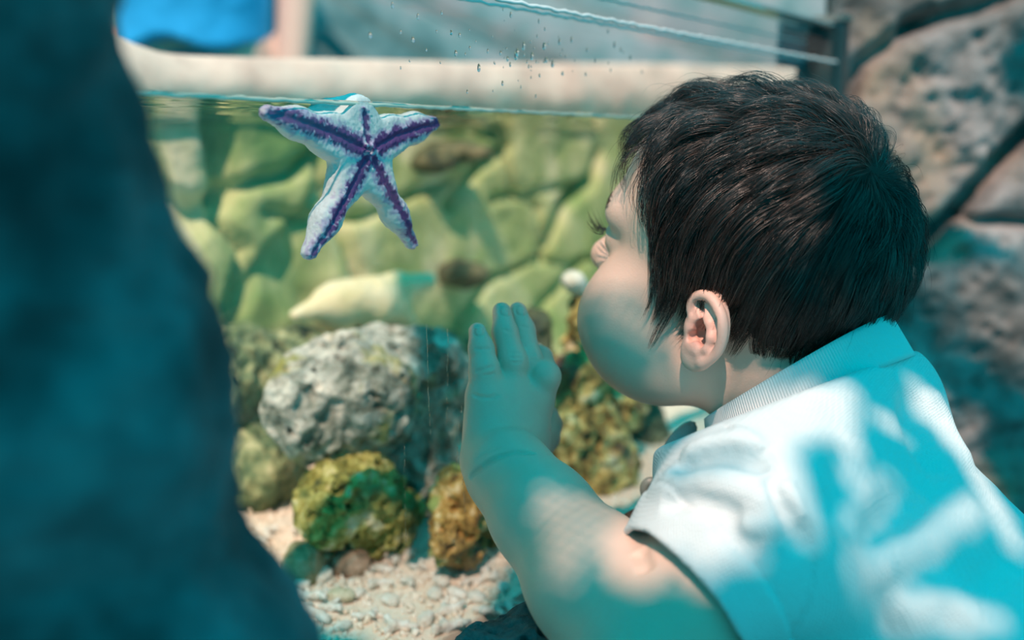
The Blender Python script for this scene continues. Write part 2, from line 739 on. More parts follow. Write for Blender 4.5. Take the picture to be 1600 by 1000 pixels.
# ---------------------------------------------------------------- acrylic panel
M_acrylic = clear_mat('clear acrylic', (0.99, 1.0, 1.0), 0.03)
M_seam = plain('milky seam', (0.80, 0.84, 0.86), 0.35)
M_dark = plain('dark gasket', (0.015, 0.05, 0.06), 0.4)
M_edge = plain('polished panel edge', (0.30, 0.46, 0.48), 0.15)
PTOP = 0.117
PEND = 0.955
panel = empty('acrylic_panel', T(0.5, 0.015, -0.324))
tag(panel, 'clear acrylic viewing panel the toddler leans against, running back to the rock wall', 'tank panel')
v = []
b_ = 0.003
for s in (0.03, PEND):
    v += [T(s, 0, -0.324), T(s, 0.03, -0.324), T(s, 0.03, PTOP - b_), T(s, 0.03 - b_, PTOP), T(s, b_, PTOP), T(s, 0, PTOP - b_)]
f = [(0, 1, 2, 3, 4, 5), (11, 10, 9, 8, 7, 6)] + [(i, i + 6, (i + 1) % 6 + 6, (i + 1) % 6) for i in range(6)]
obj('sheet', v, f, M_acrylic, panel, smooth=False)
# milky joint lines along the sheet: pale beads a little proud of the outer face


def bead(name, z, q, r, mat, amp=0.0006, s0=0.03, s1=PEND, parent=panel, n=260):
    vv, ff = [], []
    m = 6
    for i in range(n):
        s = s0 + (s1 - s0) * i / (n - 1)
        c = T(s, q, z + amp * math.sin(i * 1.3) * math.sin(i * 0.37))
        rr = r * (0.8 + 0.35 * abs(math.sin(i * 2.1)))
        for k in range(m):
            a = 2 * math.pi * k / m
            vv.append(c + NV * rr * 0.5 * math.cos(a) + ZV * rr * math.sin(a))
    for i in range(n - 1):
        for k in range(m):
            ff.append((i * m + k, i * m + (k + 1) % m, (i + 1) * m + (k + 1) % m, (i + 1) * m + k))
    ff += [tuple(range(m))[::-1], tuple((n - 1) * m + k for k in range(m))]
    return obj(name, vv, ff, mat, parent)


bead('seam', 0.083, -0.0004, 0.0013, M_seam)
bead('seam', 0.0865, 0.0304, 0.0010, M_seam)
bead('seam', 0.103, 0.0304, 0.0009, M_seam)
tbox('top_strip', 0.03, PEND, 0.004, 0.026, PTOP - 0.0002, PTOP + 0.0022, M_edge, panel)
post = empty('end_post', T(PEND + 0.006, 0.015, -0.32))
tag(post, 'dark narrow upright closing the far end of the acrylic panel', 'post')
tbox('gasket', PEND, PEND + 0.012, -0.006, 0.040, -0.324, PTOP + 0.004, M_dark, post)
tbox('post_cap', PEND - 0.002, PEND + 0.014, -0.008, 0.042, PTOP + 0.004, PTOP + 0.010, plain('weathered cap', (0.22, 0.20, 0.18), 0.6), post)
tbox('gap_shade', PEND - 0.060, PEND, 0.0305, 0.0345, 0.078, PTOP, plain('blue green gap shade', (0.03, 0.16, 0.20), 0.4), post)  # dark plate added to stand in for shade in the end gap

# ---------------------------------------------------------------- water
nu, nv = 500, 160
uu, vv_ = np.meshgrid(np.linspace(0, 1, nu), np.linspace(0, 1, nv), indexing='ij')
s_, q_ = 0.06 + 1.86 * uu.ravel(), 0.0302 + 0.41 * vv_.ravel()
zz = WATER + 0.0011 * uv_fbm(s_, q_ * 2.5, 26, 41, 3) + 0.0016 * np.exp(-((q_ - 0.03) / 0.003))
wv = DV * s_[:, None] + NV * (D0 + q_)[:, None] + ZV * zz[:, None]
idx = np.arange(nu * nv).reshape(nu, nv)
wf = np.stack([idx[:-1, :-1], idx[1:, :-1], idx[1:, 1:], idx[:-1, 1:]], -1).reshape(-1, 4)
o = obj('tank_water', wv, wf, water_mat())
if o.data.polygons[0].normal.z < 0:
    o.data.flip_normals()
tag(o, 'rippled clear water surface filling the tank behind the panel', 'water', kind='stuff')
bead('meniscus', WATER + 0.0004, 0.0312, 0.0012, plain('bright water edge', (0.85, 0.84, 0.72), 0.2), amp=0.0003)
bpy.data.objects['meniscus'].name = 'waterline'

# ---------------------------------------------------------------- sand and gravel
M_sand = rock_mat('pale coral sand', [(0.3, (0.86, 0.72, 0.56)), (0.6, (0.96, 0.85, 0.71))], scale=90, bump=0.5, bscale=500)
SANDZ = -0.300


def sand_h(s, q):
    return SANDZ + 0.006 * uv_fbm(s, q, 12, 51, 3) + 0.0015 * uv_fbm(s, q, 90, 52, 2) + 0.02 * sstep(0.25, 0.45, q)


def sandf(u, v):
    s, q = 0.06 + 1.86 * u, 0.031 + 0.42 * v
    return DV * s[:, None] + NV * (D0 + q)[:, None] + ZV * sand_h(s, q)[:, None]


v, f = grid_slab(sandf, 500, 130, ZV * -0.02)
tag(obj('coral_sand', v, f, M_sand), 'pale coral sand covering the bottom of the tank', 'sand', kind='stuff')

rng = np.random.default_rng(5)


def ico(sub):
    import bmesh
    bm = bmesh.new()
    bmesh.ops.create_icosphere(bm, subdivisions=sub, radius=1)
    vs = np.array([x.co[:] for x in bm.verts])
    fs = np.array([[y.index for y in x.verts] for x in bm.faces])
    bm.free()
    return vs, fs


I1v, I1f = ico(1)
I2v, I2f = ico(2)


def grit(n, s0, s1, q0, q1, r0, r1, seed, lo=False):
    r = np.random.default_rng(seed)
    bv, bf = (I1v, I1f)
    V, F = [], []
    s = r.uniform(s0, s1, n)
    q = q0 + (q1 - q0) * r.random(n)
    z = sand_h(s, q)
    rad = r0 + (r1 - r0) * r.random(n) ** 3
    for i in range(n):
        sc = np.array([1, r.uniform(0.35, 0.9), r.uniform(0.3, 0.75)]) * rad[i]
        a = r.normal(size=(3, 3))
        Q, _ = np.linalg.qr(a)
        w = (bv * sc * (1 + 0.22 * r.normal(size=(len(bv), 1)).clip(-1, 1))) @ Q
        V.append(w + T(s[i], q[i], z[i] + rad[i] * 0.35))
        F.append(bf + len(bv) * i)
    return np.concatenate(V), np.concatenate(F)


M_grit = rock_mat('bleached coral grit', [(0.35, (0.86, 0.70, 0.53)), (0.5, (0.96, 0.84, 0.70)), (0.65, (0.98, 0.92, 0.82))], scale=60, bump=0.3, bscale=600)
v, f = grit(15000, 0.20, 0.92, 0.037, 0.42, 0.0010, 0.0042, 7)
tag(obj('coral_gravel', v, f, M_grit, smooth=False), 'bleached broken coral gravel strewn over the sand', 'gravel', kind='stuff')

# larger coral fragments, one object each
M_frag = rock_mat('bleached coral fragment', [(0.35, (0.74, 0.66, 0.54)), (0.6, (0.93, 0.90, 0.82))], scale=120, bump=0.5, bscale=700)
M_frag2 = rock_mat('olive tinged coral fragment', [(0.35, (0.40, 0.38, 0.22)), (0.6, (0.74, 0.70, 0.52))], scale=120, bump=0.5, bscale=700)


def fragment(seed, kind):
    sh = Shape()
    r = np.random.default_rng(seed)
    p = np.zeros(3)
    d = np.array([1.0, 0, 0])
    n = 3 if kind == 0 else 1
    for i in range(n):
        q = p + d * 0.006
        sh.add(rc(p, q, 0.0026 - 0.0003 * i, 0.0022 - 0.0003 * i), 0.002)
        d = unit(d + r.normal(size=3) * [0.5, 0.7, 0.15])
        p = q
    if kind == 0:
        sh.add(rc((0.005, 0, 0), (0.009, 0.007, 0.001), 0.0022, 0.0015), 0.002)
    if kind == 1:
        sh.add(el((0.003, 0.001, 0), (0.0062, 0.0042, 0.0030)), 0.002)
    sh.extra = lambda p, d: d - 0.0006 * vnoise(p * 500, seed)
    v, q = net(sh, (-0.012, -0.016, -0.008), (0.028, 0.018, 0.008), 0.0008)
    return v, q


frag_mesh = []
for k in range(5):
    v, q = fragment(60 + k, k % 2)
    v = v - v.mean(0)
    frag_mesh.append(raw_mesh('coral_fragment', v, q))
    frag_mesh[-1].materials.append(M_frag)
green_mesh = raw_mesh('coral_fragment', *[fragment(71, 1)[0] * 1.0, fragment(71, 1)[1]])
green_mesh.materials.append(M_frag2)


def sand_at(x, y):
    """where the ray through a pixel meets the sand"""
    r = ray(x, y)
    k = SANDZ / r[2]
    for _ in range(4):
        s, q, _z = sqz(r * k)
        k = float(sand_h(np.array([s]), np.array([q]))[0]) / r[2]
    return r * k


frags = [(448, 935), (470, 922), (492, 938), (505, 905), (430, 905), (520, 955), (560, 935), (590, 918), (610, 945), (640, 915), (655, 890), (640, 870),
         (615, 878), (680, 935), (700, 960), (575, 968), (540, 985), (620, 985), (505, 972), (480, 960), (730, 915), (745, 940), (760, 905), (785, 925),
         (800, 955), (700, 985), (665, 975), (410, 850), (402, 880), (420, 835), (470, 835), (690, 915), (770, 960), (715, 935), (600, 895), (450, 965)]
fr = np.random.default_rng(21)
for i, (x, y) in enumerate(frags):
    c = sand_at(x, y)
    o = bpy.data.objects.new('coral_fragment', frag_mesh[i % 5])
    COL.objects.link(o)
    sc = fr.uniform(0.75, 1.35)
    o.scale = (sc, sc, sc)
    o.location = c + ZV * 0.0035
    o.rotation_euler = (fr.uniform(-0.3, 0.3), fr.uniform(-0.3, 0.3), fr.uniform(0, 6.28))
    tag(o, 'chalky white broken coral fragment lying loose on the gravel', 'coral fragment', 'white coral fragments on the gravel')
c = sand_at(446, 912)
o = bpy.data.objects.new('coral_fragment', green_mesh)
COL.objects.link(o)
o.scale = (1.5, 1.5, 1.5)
o.location = sand_at(522, 940) + ZV * 0.004
tag(o, 'olive tinged coral lump in front of the reddish brown stone', 'coral fragment', 'white coral fragments on the gravel')

# ---------------------------------------------------------------- rocks in the tank
def tank_rock(name, label, mat, blobs, h=0.0020, pit=0.006, freq=60, lump=0.010, lfreq=22, seed=1, k=0.02, cat='rock'):
    """blobs: (px, py, q, rx px, ry px, depth radius in metres)"""
    sh = Shape()
    los, his = [], []
    for x, y, q, rx, ry, rq in blobs:
        c = onq(x, y, q)
        zc = float(c @ np.array([0, CP, -SP]))
        r = np.array([rx * zc / FPX, rq, ry * zc / FPX])
        sh.add(el(c, r), k)
        los.append(c - r)
        his.append(c + r)

    def ex(p, d):
        m = np.abs(d) < 0.03
        out = d.copy()
        if m.any():
            pm = p[m]
            out[m] = d[m] - lump * fbm(pm * lfreq, 3, seed) - 0.35 * lump * fbm(pm * lfreq * 5, 3, seed + 4) \
                + pit * (1 - sstep(0.22, 0.55, worley(pm * freq + 0.5 * fbm(pm * freq, 2, 3)[:, None], seed + 9)[0])) + 0.35 * pit * (1 - sstep(0.2, 0.5, worley(pm * freq * 2.3, seed + 19)[0]))
        return out
    sh.extra = ex
    m = lump + 0.012
    v, q = net(sh, np.min(los, 0) - m, np.max(his, 0) + m, h)
    o = obj(name, v, q, mat)
    tag(o, label, cat)
    return o


M_boulder = rock_mat('grey green limestone', [(0.34, (0.03, 0.05, 0.035)), (0.45, (0.22, 0.24, 0.19)), (0.55, (0.50, 0.49, 0.42)), (0.66, (0.84, 0.78, 0.66))],
                     scale=48, bump=1.0, bscale=170, spot=(22, (0.36, 0.33, 0.07), 0.56))
M_yellow = rock_mat('yellow green algae rock', [(0.32, (0.03, 0.045, 0.015)), (0.46, (0.26, 0.25, 0.05)), (0.56, (0.52, 0.49, 0.16)), (0.67, (0.86, 0.80, 0.58))],
                    scale=70, bump=1.0, bscale=210, spot=(30, (0.14, 0.22, 0.08), 0.55))
M_orange = rock_mat('orange crusted rock', [(0.32, (0.03, 0.02, 0.01)), (0.45, (0.32, 0.18, 0.04)), (0.55, (0.64, 0.38, 0.10)), (0.67, (0.92, 0.76, 0.46))],
                    scale=85, bump=1.0, bscale=230, spot=(38, (0.36, 0.42, 0.12), 0.55))
M_brown = rock_mat('brown yellow reef rock', [(0.34, (0.02, 0.018, 0.01)), (0.46, (0.28, 0.20, 0.05)), (0.56, (0.66, 0.54, 0.18)), (0.67, (0.94, 0.86, 0.56))],
                   scale=58, bump=1.0, bscale=180, spot=(20, (0.12, 0.08, 0.07), 0.55))
M_darkrock = rock_mat('dark olive rock', [(0.34, (0.02, 0.035, 0.03)), (0.5, (0.10, 0.12, 0.06)), (0.68, (0.30, 0.26, 0.14))], scale=35, bump=0.8, bscale=120)
M_shelf = rock_mat('shelf rock', [(0.30, (0.02, 0.05, 0.03)), (0.46, (0.12, 0.18, 0.08)), (0.58, (0.36, 0.38, 0.18)), (0.70, (0.74, 0.68, 0.40))],
                   scale=40, bump=0.9, bscale=130)

tank_rock('boulder', 'large pitted grey green boulder in the middle of the tank below the starfish', M_boulder,
          [(540, 615, 0.20, 112, 100, 0.05), (600, 560, 0.22, 120, 58, 0.05), (665, 620, 0.22, 78, 105, 0.055), (620, 730, 0.22, 115, 90, 0.05), (470, 640, 0.20, 45, 80, 0.035)],
          pit=0.007, freq=62, lump=0.011, seed=3)
tank_rock('yellow_algae_rock', 'yellow green knobbly rock at the foot of the large boulder', M_yellow,
          [(560, 775, 0.165, 82, 72, 0.035), (615, 805, 0.17, 50, 50, 0.03), (510, 800, 0.17, 42, 50, 0.03), (565, 835, 0.175, 75, 40, 0.035)],
          pit=0.007, freq=80, lump=0.010, lfreq=30, seed=8)
tank_rock('orange_crusted_rock', 'orange and brown crusted rock standing on gravel behind the forearm', M_orange,
          [(720, 790, 0.095, 46, 66, 0.025), (745, 770, 0.10, 42, 60, 0.025), (700, 830, 0.09, 32, 48, 0.02), (780, 830, 0.11, 50, 60, 0.03), (730, 860, 0.09, 42, 30, 0.02)],
          h=0.0018, pit=0.005, freq=100, lump=0.008, lfreq=38, seed=14, k=0.012)
tank_rock('reef_rock', 'tall brown and yellow reef rock between the hand and the chest', M_brown,
          [(930, 730, 0.12, 60, 95, 0.04), (900, 600, 0.13, 48, 62, 0.035), (905, 505, 0.14, 26, 62, 0.025), (960, 640, 0.14, 45, 50, 0.03), (880, 680, 0.12, 38, 60, 0.03), (950, 850, 0.12, 90, 60, 0.04)],
          pit=0.009, freq=55, lump=0.012, lfreq=24, seed=22)
tank_rock('dark_rock', 'small dark brown rock beside the fingertips', M_darkrock,
          [(838, 530, 0.17, 28, 48, 0.025), (830, 600, 0.17, 40, 60, 0.03)], seed=31, lump=0.006, pit=0.004)
tank_rock('dark_reef_rock', 'blackish brown rock under the chin beside the yellow reef rock', M_darkrock,
          [(1012, 690, 0.16, 34, 75, 0.03), (985, 620, 0.17, 24, 34, 0.025), (1030, 780, 0.16, 42, 60, 0.03)], seed=37, lump=0.010)
tank_rock('rock_shelf', 'long rough rock shelf behind the large boulder below the tank wall', M_shelf,
          [(380, 600, 0.37, 75, 95, 0.05), (480, 600, 0.37, 80, 95, 0.05), (300, 620, 0.35, 70, 100, 0.05), (580, 590, 0.38, 90, 85, 0.05), (700, 600, 0.38, 90, 85, 0.05), (800, 610, 0.39, 80, 80, 0.05), (880, 620, 0.40, 60, 70, 0.05)],
          h=0.0032, pit=0.009, freq=48, lump=0.012, seed=44, k=0.03)
tank_rock('grey_block', 'flat grey green block low behind the rock pillar and the gravel', M_shelf,
          [(385, 735, 0.32, 75, 75, 0.045), (440, 745, 0.33, 42, 70, 0.04)], h=0.003, lump=0.006, pit=0.004, seed=47, k=0.02)
M_stone1 = rock_mat('mossy stone', [(0.35, (0.14, 0.16, 0.08)), (0.5, (0.34, 0.32, 0.18)), (0.66, (0.58, 0.44, 0.30))], scale=70, bump=0.6, bscale=300)
M_stone2 = rock_mat('reddish stone', [(0.35, (0.12, 0.08, 0.05)), (0.5, (0.36, 0.26, 0.18)), (0.66, (0.66, 0.50, 0.38))], scale=60, bump=0.6, bscale=300)
tank_rock('mossy_stone', 'fist sized mossy brown stone on the gravel beside the reddish one', M_stone1,
          [(474, 882, 0.165, 34, 40, 0.018), (465, 900, 0.165, 26, 28, 0.014)], h=0.0014, lump=0.004, pit=0.001, seed=51, k=0.01)
tank_rock('reddish_stone', 'angular reddish brown stone on the gravel right beside the mossy one', M_stone2,
          [(548, 882, 0.150, 32, 30, 0.016), (566, 895, 0.152, 22, 22, 0.014)], h=0.0014, lump=0.004, pit=0.001, seed=57, k=0.008)
M_white = rock_mat('white coral', [(0.35, (0.72, 0.66, 0.50)), (0.6, (0.93, 0.90, 0.80))], scale=80, bump=0.4)
tank_rock('white_coral_knob', 'round white coral knob on top of the tall reef rock beside the cheek', M_white,
          [(895, 437, 0.14, 20, 17, 0.012), (905, 450, 0.14, 14, 14, 0.01)], h=0.0016, lump=0.003, pit=0.001, seed=61, k=0.008)
# dark rocks added where the wall shows shadowed hollows
tank_rock('shadow_hollow', 'dark rock standing in for a shadowed hollow in the tank wall beside the starfish', M_darkrock,
          [(700, 238, 0.43, 72, 22, 0.025), (670, 255, 0.43, 38, 16, 0.02)], h=0.003, lump=0.006, pit=0.002, seed=66, k=0.02)
tank_rock('shadowy_rock', 'dark green rock standing in for shadow behind the blunt tip of the pale sea star', M_darkrock,
          [(722, 428, 0.42, 45, 24, 0.025)], h=0.003, lump=0.006, pit=0.002, seed=68, k=0.02)

# ---------------------------------------------------------------- starfish on the panel
def star_c(x, y, q=0.0365):
    return onq(x, y, q)


SC = star_c(563, 236)
ARMS = {
    'ul': [(563, 236), (515, 212), (462, 192), (416, 176)],
    'ur': [(563, 236), (605, 212), (645, 200), (674, 193)],
    'll': [(563, 236), (540, 285), (508, 345), (482, 394)],
    'lr': [(563, 236), (588, 285), (617, 335), (642, 380)],
    'up': [(563, 236), (558, 203), (555, 178), (540, 174)],
}
RAD = {'ul': (0.0125, 0.0102, 0.0066, 0.0036), 'ur': (0.0120, 0.0098, 0.0072, 0.0042), 'll': (0.0115, 0.0084, 0.0066, 0.0040),
       'lr': (0.0115, 0.0082, 0.0062, 0.0034), 'up': (0.0115, 0.0095, 0.0080, 0.0070)}
star = Shape()
arm3 = {}
for kx, pts in ARMS.items():
    p3 = [star_c(x, y, 0.0375) for x, y in pts]
    if kx == 'up':
        p3[-1] = star_c(545, 180, 0.044)
        p3.append(star_c(508, 178, 0.050))
        p3.append(star_c(480, 182, 0.048))
    arm3[kx] = p3
    r = list(RAD[kx]) + [0.0055, 0.0035]
    for i in range(len(p3) - 1):
        star.add(rc(p3[i], p3[i + 1], r[i], r[i + 1]), 0.009)
STN = -NV


def star_extra(p, d):
    # flatten towards the acrylic
    q = p @ NV - D0
    d = smax(d, 0.0305 - q, 0.002)
    m = (np.abs(d) < 0.006)
    if m.any():
        pm = p[m]
        dd = d[m]
        for p3 in arm3.values():
            w, t = polydist(pm, p3)
            front = sstep(0.006, -0.004, (pm - np.asarray(p3[1])) @ NV - 0.0)
            w2 = np.sqrt(np.maximum(w ** 2 - np.minimum(((pm @ NV) - float(np.asarray(p3[1]) @ NV)) ** 2, w ** 2), 0))
            g = np.exp(-(w2 / 0.0012) ** 2) * front
            fr_ = np.exp(-((w2 - 0.0028) / 0.0016) ** 2) * front
            dd = dd + 0.0008 * g - 0.0009 * fr_ * (0.4 + 0.9 * np.maximum(vnoise(pm * 750, 4), 0))
        dd = dd - 0.0003 * vnoise(pm * 900, 6)
        d = d.copy()
        d[m] = dd
    return d


star.extra = star_extra


def star_col(v):
    base = np.array([0.80, 0.82, 0.83])
    col = np.repeat(base[None], len(v), 0)
    col *= (1 - 0.10 * np.maximum(fbm(v * 160, 3, 5), 0))[:, None]
    purple = np.array([0.13, 0.045, 0.20])
    lilac = np.array([0.46, 0.33, 0.60])
    amt = np.zeros(len(v))
    lil = np.zeros(len(v))
    for kx, p3 in arm3.items():
        w, t = polydist(v, p3)
        dn = (v @ NV) - float(np.asarray(p3[1]) @ NV)
        w2 = np.sqrt(np.maximum(w ** 2 - np.minimum(dn ** 2, w ** 2), 0))
        width = (0.0044 if kx in ('ul', 'ur') else 0.0030) * (1.15 - 0.5 * t) * sstep(0.0, 0.12, t) * (1.05 if kx != 'up' else 0.45)
        wob = 0.0026 * fbm(v * 300, 3, 9) + 0.0016 * vnoise(v * 800, 12)
        front = sstep(0.004, -0.001, dn)
        amt = np.maximum(amt, sstep(0.0007, -0.0007, w2 + wob - width) * front)
        lil = np.maximum(lil, sstep(0.0025, 0.0, w2 + wob - width - 0.0009) * front * 0.7)
    col = col * (1 - lil[:, None]) + lilac * lil[:, None]
    col = col * (1 - amt[:, None]) + purple * amt[:, None]
    q = v @ NV - D0
    back = sstep(0.044, 0.050, q) * sstep(0.012, 0.018, v[:, 2])
    col = col * (1 - back[:, None]) + np.array([0.42, 0.28, 0.24]) * back[:, None]
    return col


allp = np.array([p for a in arm3.values() for p in a])
so = sdf_obj('starfish', star, allp.min(0) - 0.02, allp.max(0) + 0.02, 0.0009, paint_mat('white and purple sea star skin', 0.5, bump=0.3, bscale=900), colf=star_col)
tag(so, 'white five armed starfish with purple grooves clinging to the inside of the panel', 'starfish')

# pale sea star lying on the shelf
M_pale = rock_mat('cream yellow sea star skin', [(0.3, (0.90, 0.78, 0.42)), (0.7, (0.97, 0.90, 0.64))], scale=40, bump=0.25, bscale=300)
ps = Shape()
QS = 0.36
pc = onq(575, 472, QS)
for pts, rr in (([(575, 472), (520, 474), (462, 492)], (0.022, 0.016, 0.006)), ([(575, 468), (620, 449), (668, 440)], (0.020, 0.013, 0.0095)),
                ([(585, 478), (615, 482), (643, 502)], (0.020, 0.012, 0.006)), ([(545, 470), (530, 490)], (0.018, 0.012))):
    p3 = [onq(x, y, QS) for x, y in pts]
    for i in range(len(p3) - 1):
        ps.add(rc(p3[i], p3[i + 1], rr[i], rr[i + 1]), 0.015)
ps.extra = lambda p, d: d - 0.0008 * fbm(p * 120, 2, 3)
o = sdf_obj('cream_sea_star', ps, pc - 0.11, pc + 0.11, 0.0024, M_pale)
tag(o, 'cream yellow sea star lying on the rock shelf above the large boulder', 'sea star')

# ---------------------------------------------------------------- rock pillar, near the camera
M_pillar = rock_mat('dark pillar rock', [(0.34, (0.006, 0.010, 0.014)), (0.48, (0.04, 0.055, 0.065)), (0.60, (0.10, 0.13, 0.15)), (0.72, (0.18, 0.21, 0.23))], scale=14, bump=0.5, detail=4, bscale=60)
edge = [(-170, 184), (-120, 188), (0, 198), (60, 206), (120, 216), (190, 232), (260, 252), (320, 272), (380, 302), (440, 328), (500, 350), (560, 364), (640, 378), (700, 384), (780, 386), (850, 394),
        (900, 412), (940, 440), (975, 468), (1010, 495), (1080, 540), (1300, 560), (1900, 580)]
ZP = 0.27
ey = np.array([e[0] for e in edge], float)
ex_ = np.array([e[1] - 24 * min(max((e[0] + 100) / 400, 0), 1) - 34 * min(max((e[0] - 720) / 180, 0), 1) for e in edge], float)
rows, cols = 300, 90
rings = []
for i in range(rows):
    y = -170 + (1900 + 170) * (i / (rows - 1)) ** 1.0
    x = np.interp(y, ey, ex_)
    pe = ray(x, y) * ZP
    R = 0.085
    cx = pe[0] - R
    R = R * math.sqrt(min(1.0, 0.02 + max(y + 170, 0) / 110))         # rounded top
    ang = np.linspace(0, 2 * np.pi, cols, endpoint=False)
    ring = np.stack([cx + R * np.cos(ang), ZP + 0.75 * R * np.sin(ang), np.full(cols, pe[2])], -1)
    nrm = np.stack([np.cos(ang), np.sin(ang), np.zeros(cols)], -1)
    ring = ring + nrm * (0.006 * fbm(ring * 26, 4, 71) + 0.0025 * fbm(ring * 90, 3, 72))[:, None]
    rings.append(ring)
V = np.concatenate(rings)
idx = np.arange(rows * cols).reshape(rows, cols)
F = [(int(idx[i, j]), int(idx[i + 1, j]), int(idx[i + 1, (j + 1) % cols]), int(idx[i, (j + 1) % cols])) for i in range(rows - 1) for j in range(cols)]
F += [tuple(int(a) for a in idx[0]), tuple(int(a) for a in idx[-1][::-1])]
o = obj('rock_pillar', V, F, M_pillar)
tag(o, 'dark blue green rock pillar, out of focus, close to the camera', 'rock pillar')

# ledge rock under the forearm
lr = Shape()
c = P(905, 1050, 0.545)
lr.add(el(P(880, 1075, 0.52), (0.052, 0.030, 0.050)), 0.02)
lr.add(el(P(800, 1110, 0.50), (0.045, 0.026, 0.040)), 0.02)
lr.add(el(P(1000, 1110, 0.54), (0.070, 0.040, 0.050)), 0.02)
lr.add(el(P(1250, 1180, 0.56), (0.120, 0.050, 0.060)), 0.03)


def lrx(p, d):
    q = p @ NV - D0
    d = d - 0.007 * fbm(p * 34, 4, 81) - 0.0025 * fbm(p * 160, 3, 83) + 0.003 * (1 - sstep(0.2, 0.5, worley(p * 120, 85)[0]))
    return smax(d, q + 0.003, 0.002)


lr.extra = lrx
o = sdf_obj('ledge_rock', lr, P(880, 1075, 0.52) - [0.13, 0.08, 0.11], P(880, 1075, 0.52) + [0.27, 0.12, 0.09], 0.0017, rock_mat('rough dark ledge rock', [(0.35, (0.04, 0.045, 0.05)), (0.6, (0.15, 0.16, 0.17))], scale=60, bump=0.8, bscale=260), refine=False)
tag(o, 'rough dark ledge rock at the foot of the panel beneath the forearm', 'rock')
# ================================================================ the toddler
EARP = P(1094, 512, 0.535)
pit_ = math.radians(8)
fh0 = unit([-0.848, 0.53, 0])
HL = unit([-0.53, -0.848, 0])                       # the toddler's left
HF = fh0 * math.cos(pit_) + ZV * math.sin(pit_)     # where the face points
HU = unit(np.cross(HF, HL))
if HU[2] < 0: HU = -HU
SU, SV = 0.87, 0.93                                 # a toddler's head is short and narrow
HC = EARP - HL * 0.0595
HR = np.array([HF, HL, HU])


def HW(u, v, w):
    return HC + HF * u * SU + HL * v * SV + HU * w


def hl(p):
    return (np.asarray(p) - HC) @ HR.T / np.array([SU, SV, 1.0])


def hel(c, r):
    return el(HW(*c), (r[0] * SU, r[1] * SV, r[2]), HR)


def hrc(a, b, ra, rb):
    return rc(HW(*a), HW(*b), ra, rb)


head = Shape()
head.add(hel((-0.004, 0, 0.050), (0.087, 0.070, 0.073)))
head.add(hel((-0.040, 0, 0.036), (0.052, 0.058, 0.056)), 0.02)
head.add(hel((0.040, 0, 0.062), (0.047, 0.056, 0.048)), 0.02)
head.add(hel((0.040, 0, 0.000), (0.050, 0.054, 0.058)), 0.02)
for sd in (1, -1):
    head.add(hel((0.062, 0.031 * sd, -0.012), (0.037, 0.033, 0.036)), 0.016)
    head.add(hel((0.034, 0.037 * sd, -0.030), (0.040, 0.026, 0.026)), 0.016)
head.add(hel((0.050, 0, -0.038), (0.040, 0.036, 0.024)), 0.02)
head.add(hel((0.084, 0, -0.043), (0.014, 0.016, 0.012)), 0.012)
# brow, eye sockets, lids
head.add(hrc((0.087, 0.012, 0.052), (0.076, 0.040, 0.050), 0.010, 0.009), 0.014)
head.add(hrc((0.087, -0.012, 0.052), (0.076, -0.040, 0.050), 0.010, 0.009), 0.014)
for sd in (1, -1):
    head.cut(hel((0.098, 0.029 * sd, 0.034), (0.014, 0.016, 0.011)), 0.010)
    head.add(hel((0.077, 0.028 * sd, 0.034), (0.0135, 0.0140, 0.0125)), 0.004)
    head.cut(hel((0.0905, 0.029 * sd, 0.0335), (0.006, 0.0105, 0.0042)), 0.001)
# nose
head.add(hrc((0.086, 0, 0.040), (0.103, 0, 0.019), 0.0065, 0.0080), 0.010)
head.add(hel((0.104, 0, 0.016), (0.0095, 0.0095, 0.0085)), 0.006)
for sd in (1, -1):
    head.add(hel((0.097, 0.0085 * sd, 0.013), (0.0075, 0.0060, 0.0060)), 0.004)
    head.cut(hel((0.103, 0.0045 * sd, 0.0085), (0.0035, 0.0024, 0.0030)), 0.001)
# lips
head.add(hel((0.088, 0, -0.010), (0.010, 0.014, 0.010)), 0.010)
head.add(hel((0.094, 0, -0.0075), (0.0055, 0.0130, 0.0035)), 0.003)
head.add(hel((0.092, 0, -0.0150), (0.0060, 0.0110, 0.0045)), 0.003)
head.line([HW(0.100, -0.013, -0.0105), HW(0.102, 0, -0.0112), HW(0.100, 0.013, -0.0105)], -0.002, 0.0012)
scalp_only = Shape()
scalp_only.ops = [o_ for o_ in head.ops[:8]]

# ---- ear (a: towards the back of the head, b: up, c: out)
EA = unit(-HF * 0.93 + HL * 0.32 + HU * 0.12)
EB = unit(HU * 0.985 - HF * 0.10)
EC = unit(np.cross(EA, EB))
if EC @ HL < 0: EC = -EC
EB = unit(np.cross(EC, EA))
EO = EARP + HL * 0.004 + EB * 0.000


def E(cx, cy, c):
    """ear points read off a close crop of the photograph, c in millimetres outward"""
    return EO + EA * (cx - 650) * 0.000119 - EB * (cy - 680) * 0.000109 + EC * c * 0.001


ER = np.array([EA, EB, EC])
ear = Shape()
ear.add(el(E(705, 660, -1.0), (0.0140, 0.0200, 0.0040), ER), 0.004)
ear.add(el(E(650, 690, -5.0), (0.0110, 0.0170, 0.0060), ER), 0.005)
hx = [(628, 640, 0.8), (612, 600, 1.2), (618, 555, 1.6), (645, 522, 2.0), (690, 508, 2.4), (738, 524, 2.7), (782, 570, 3.0), (808, 630, 3.2), (812, 700, 3.0), (790, 768, 2.6), (752, 812, 2.2), (712, 838, 1.8)]
hr_ = [0.0014, 0.0021, 0.0026, 0.0028, 0.0028, 0.0028, 0.0029, 0.0029, 0.0027, 0.0025, 0.0026, 0.0030]


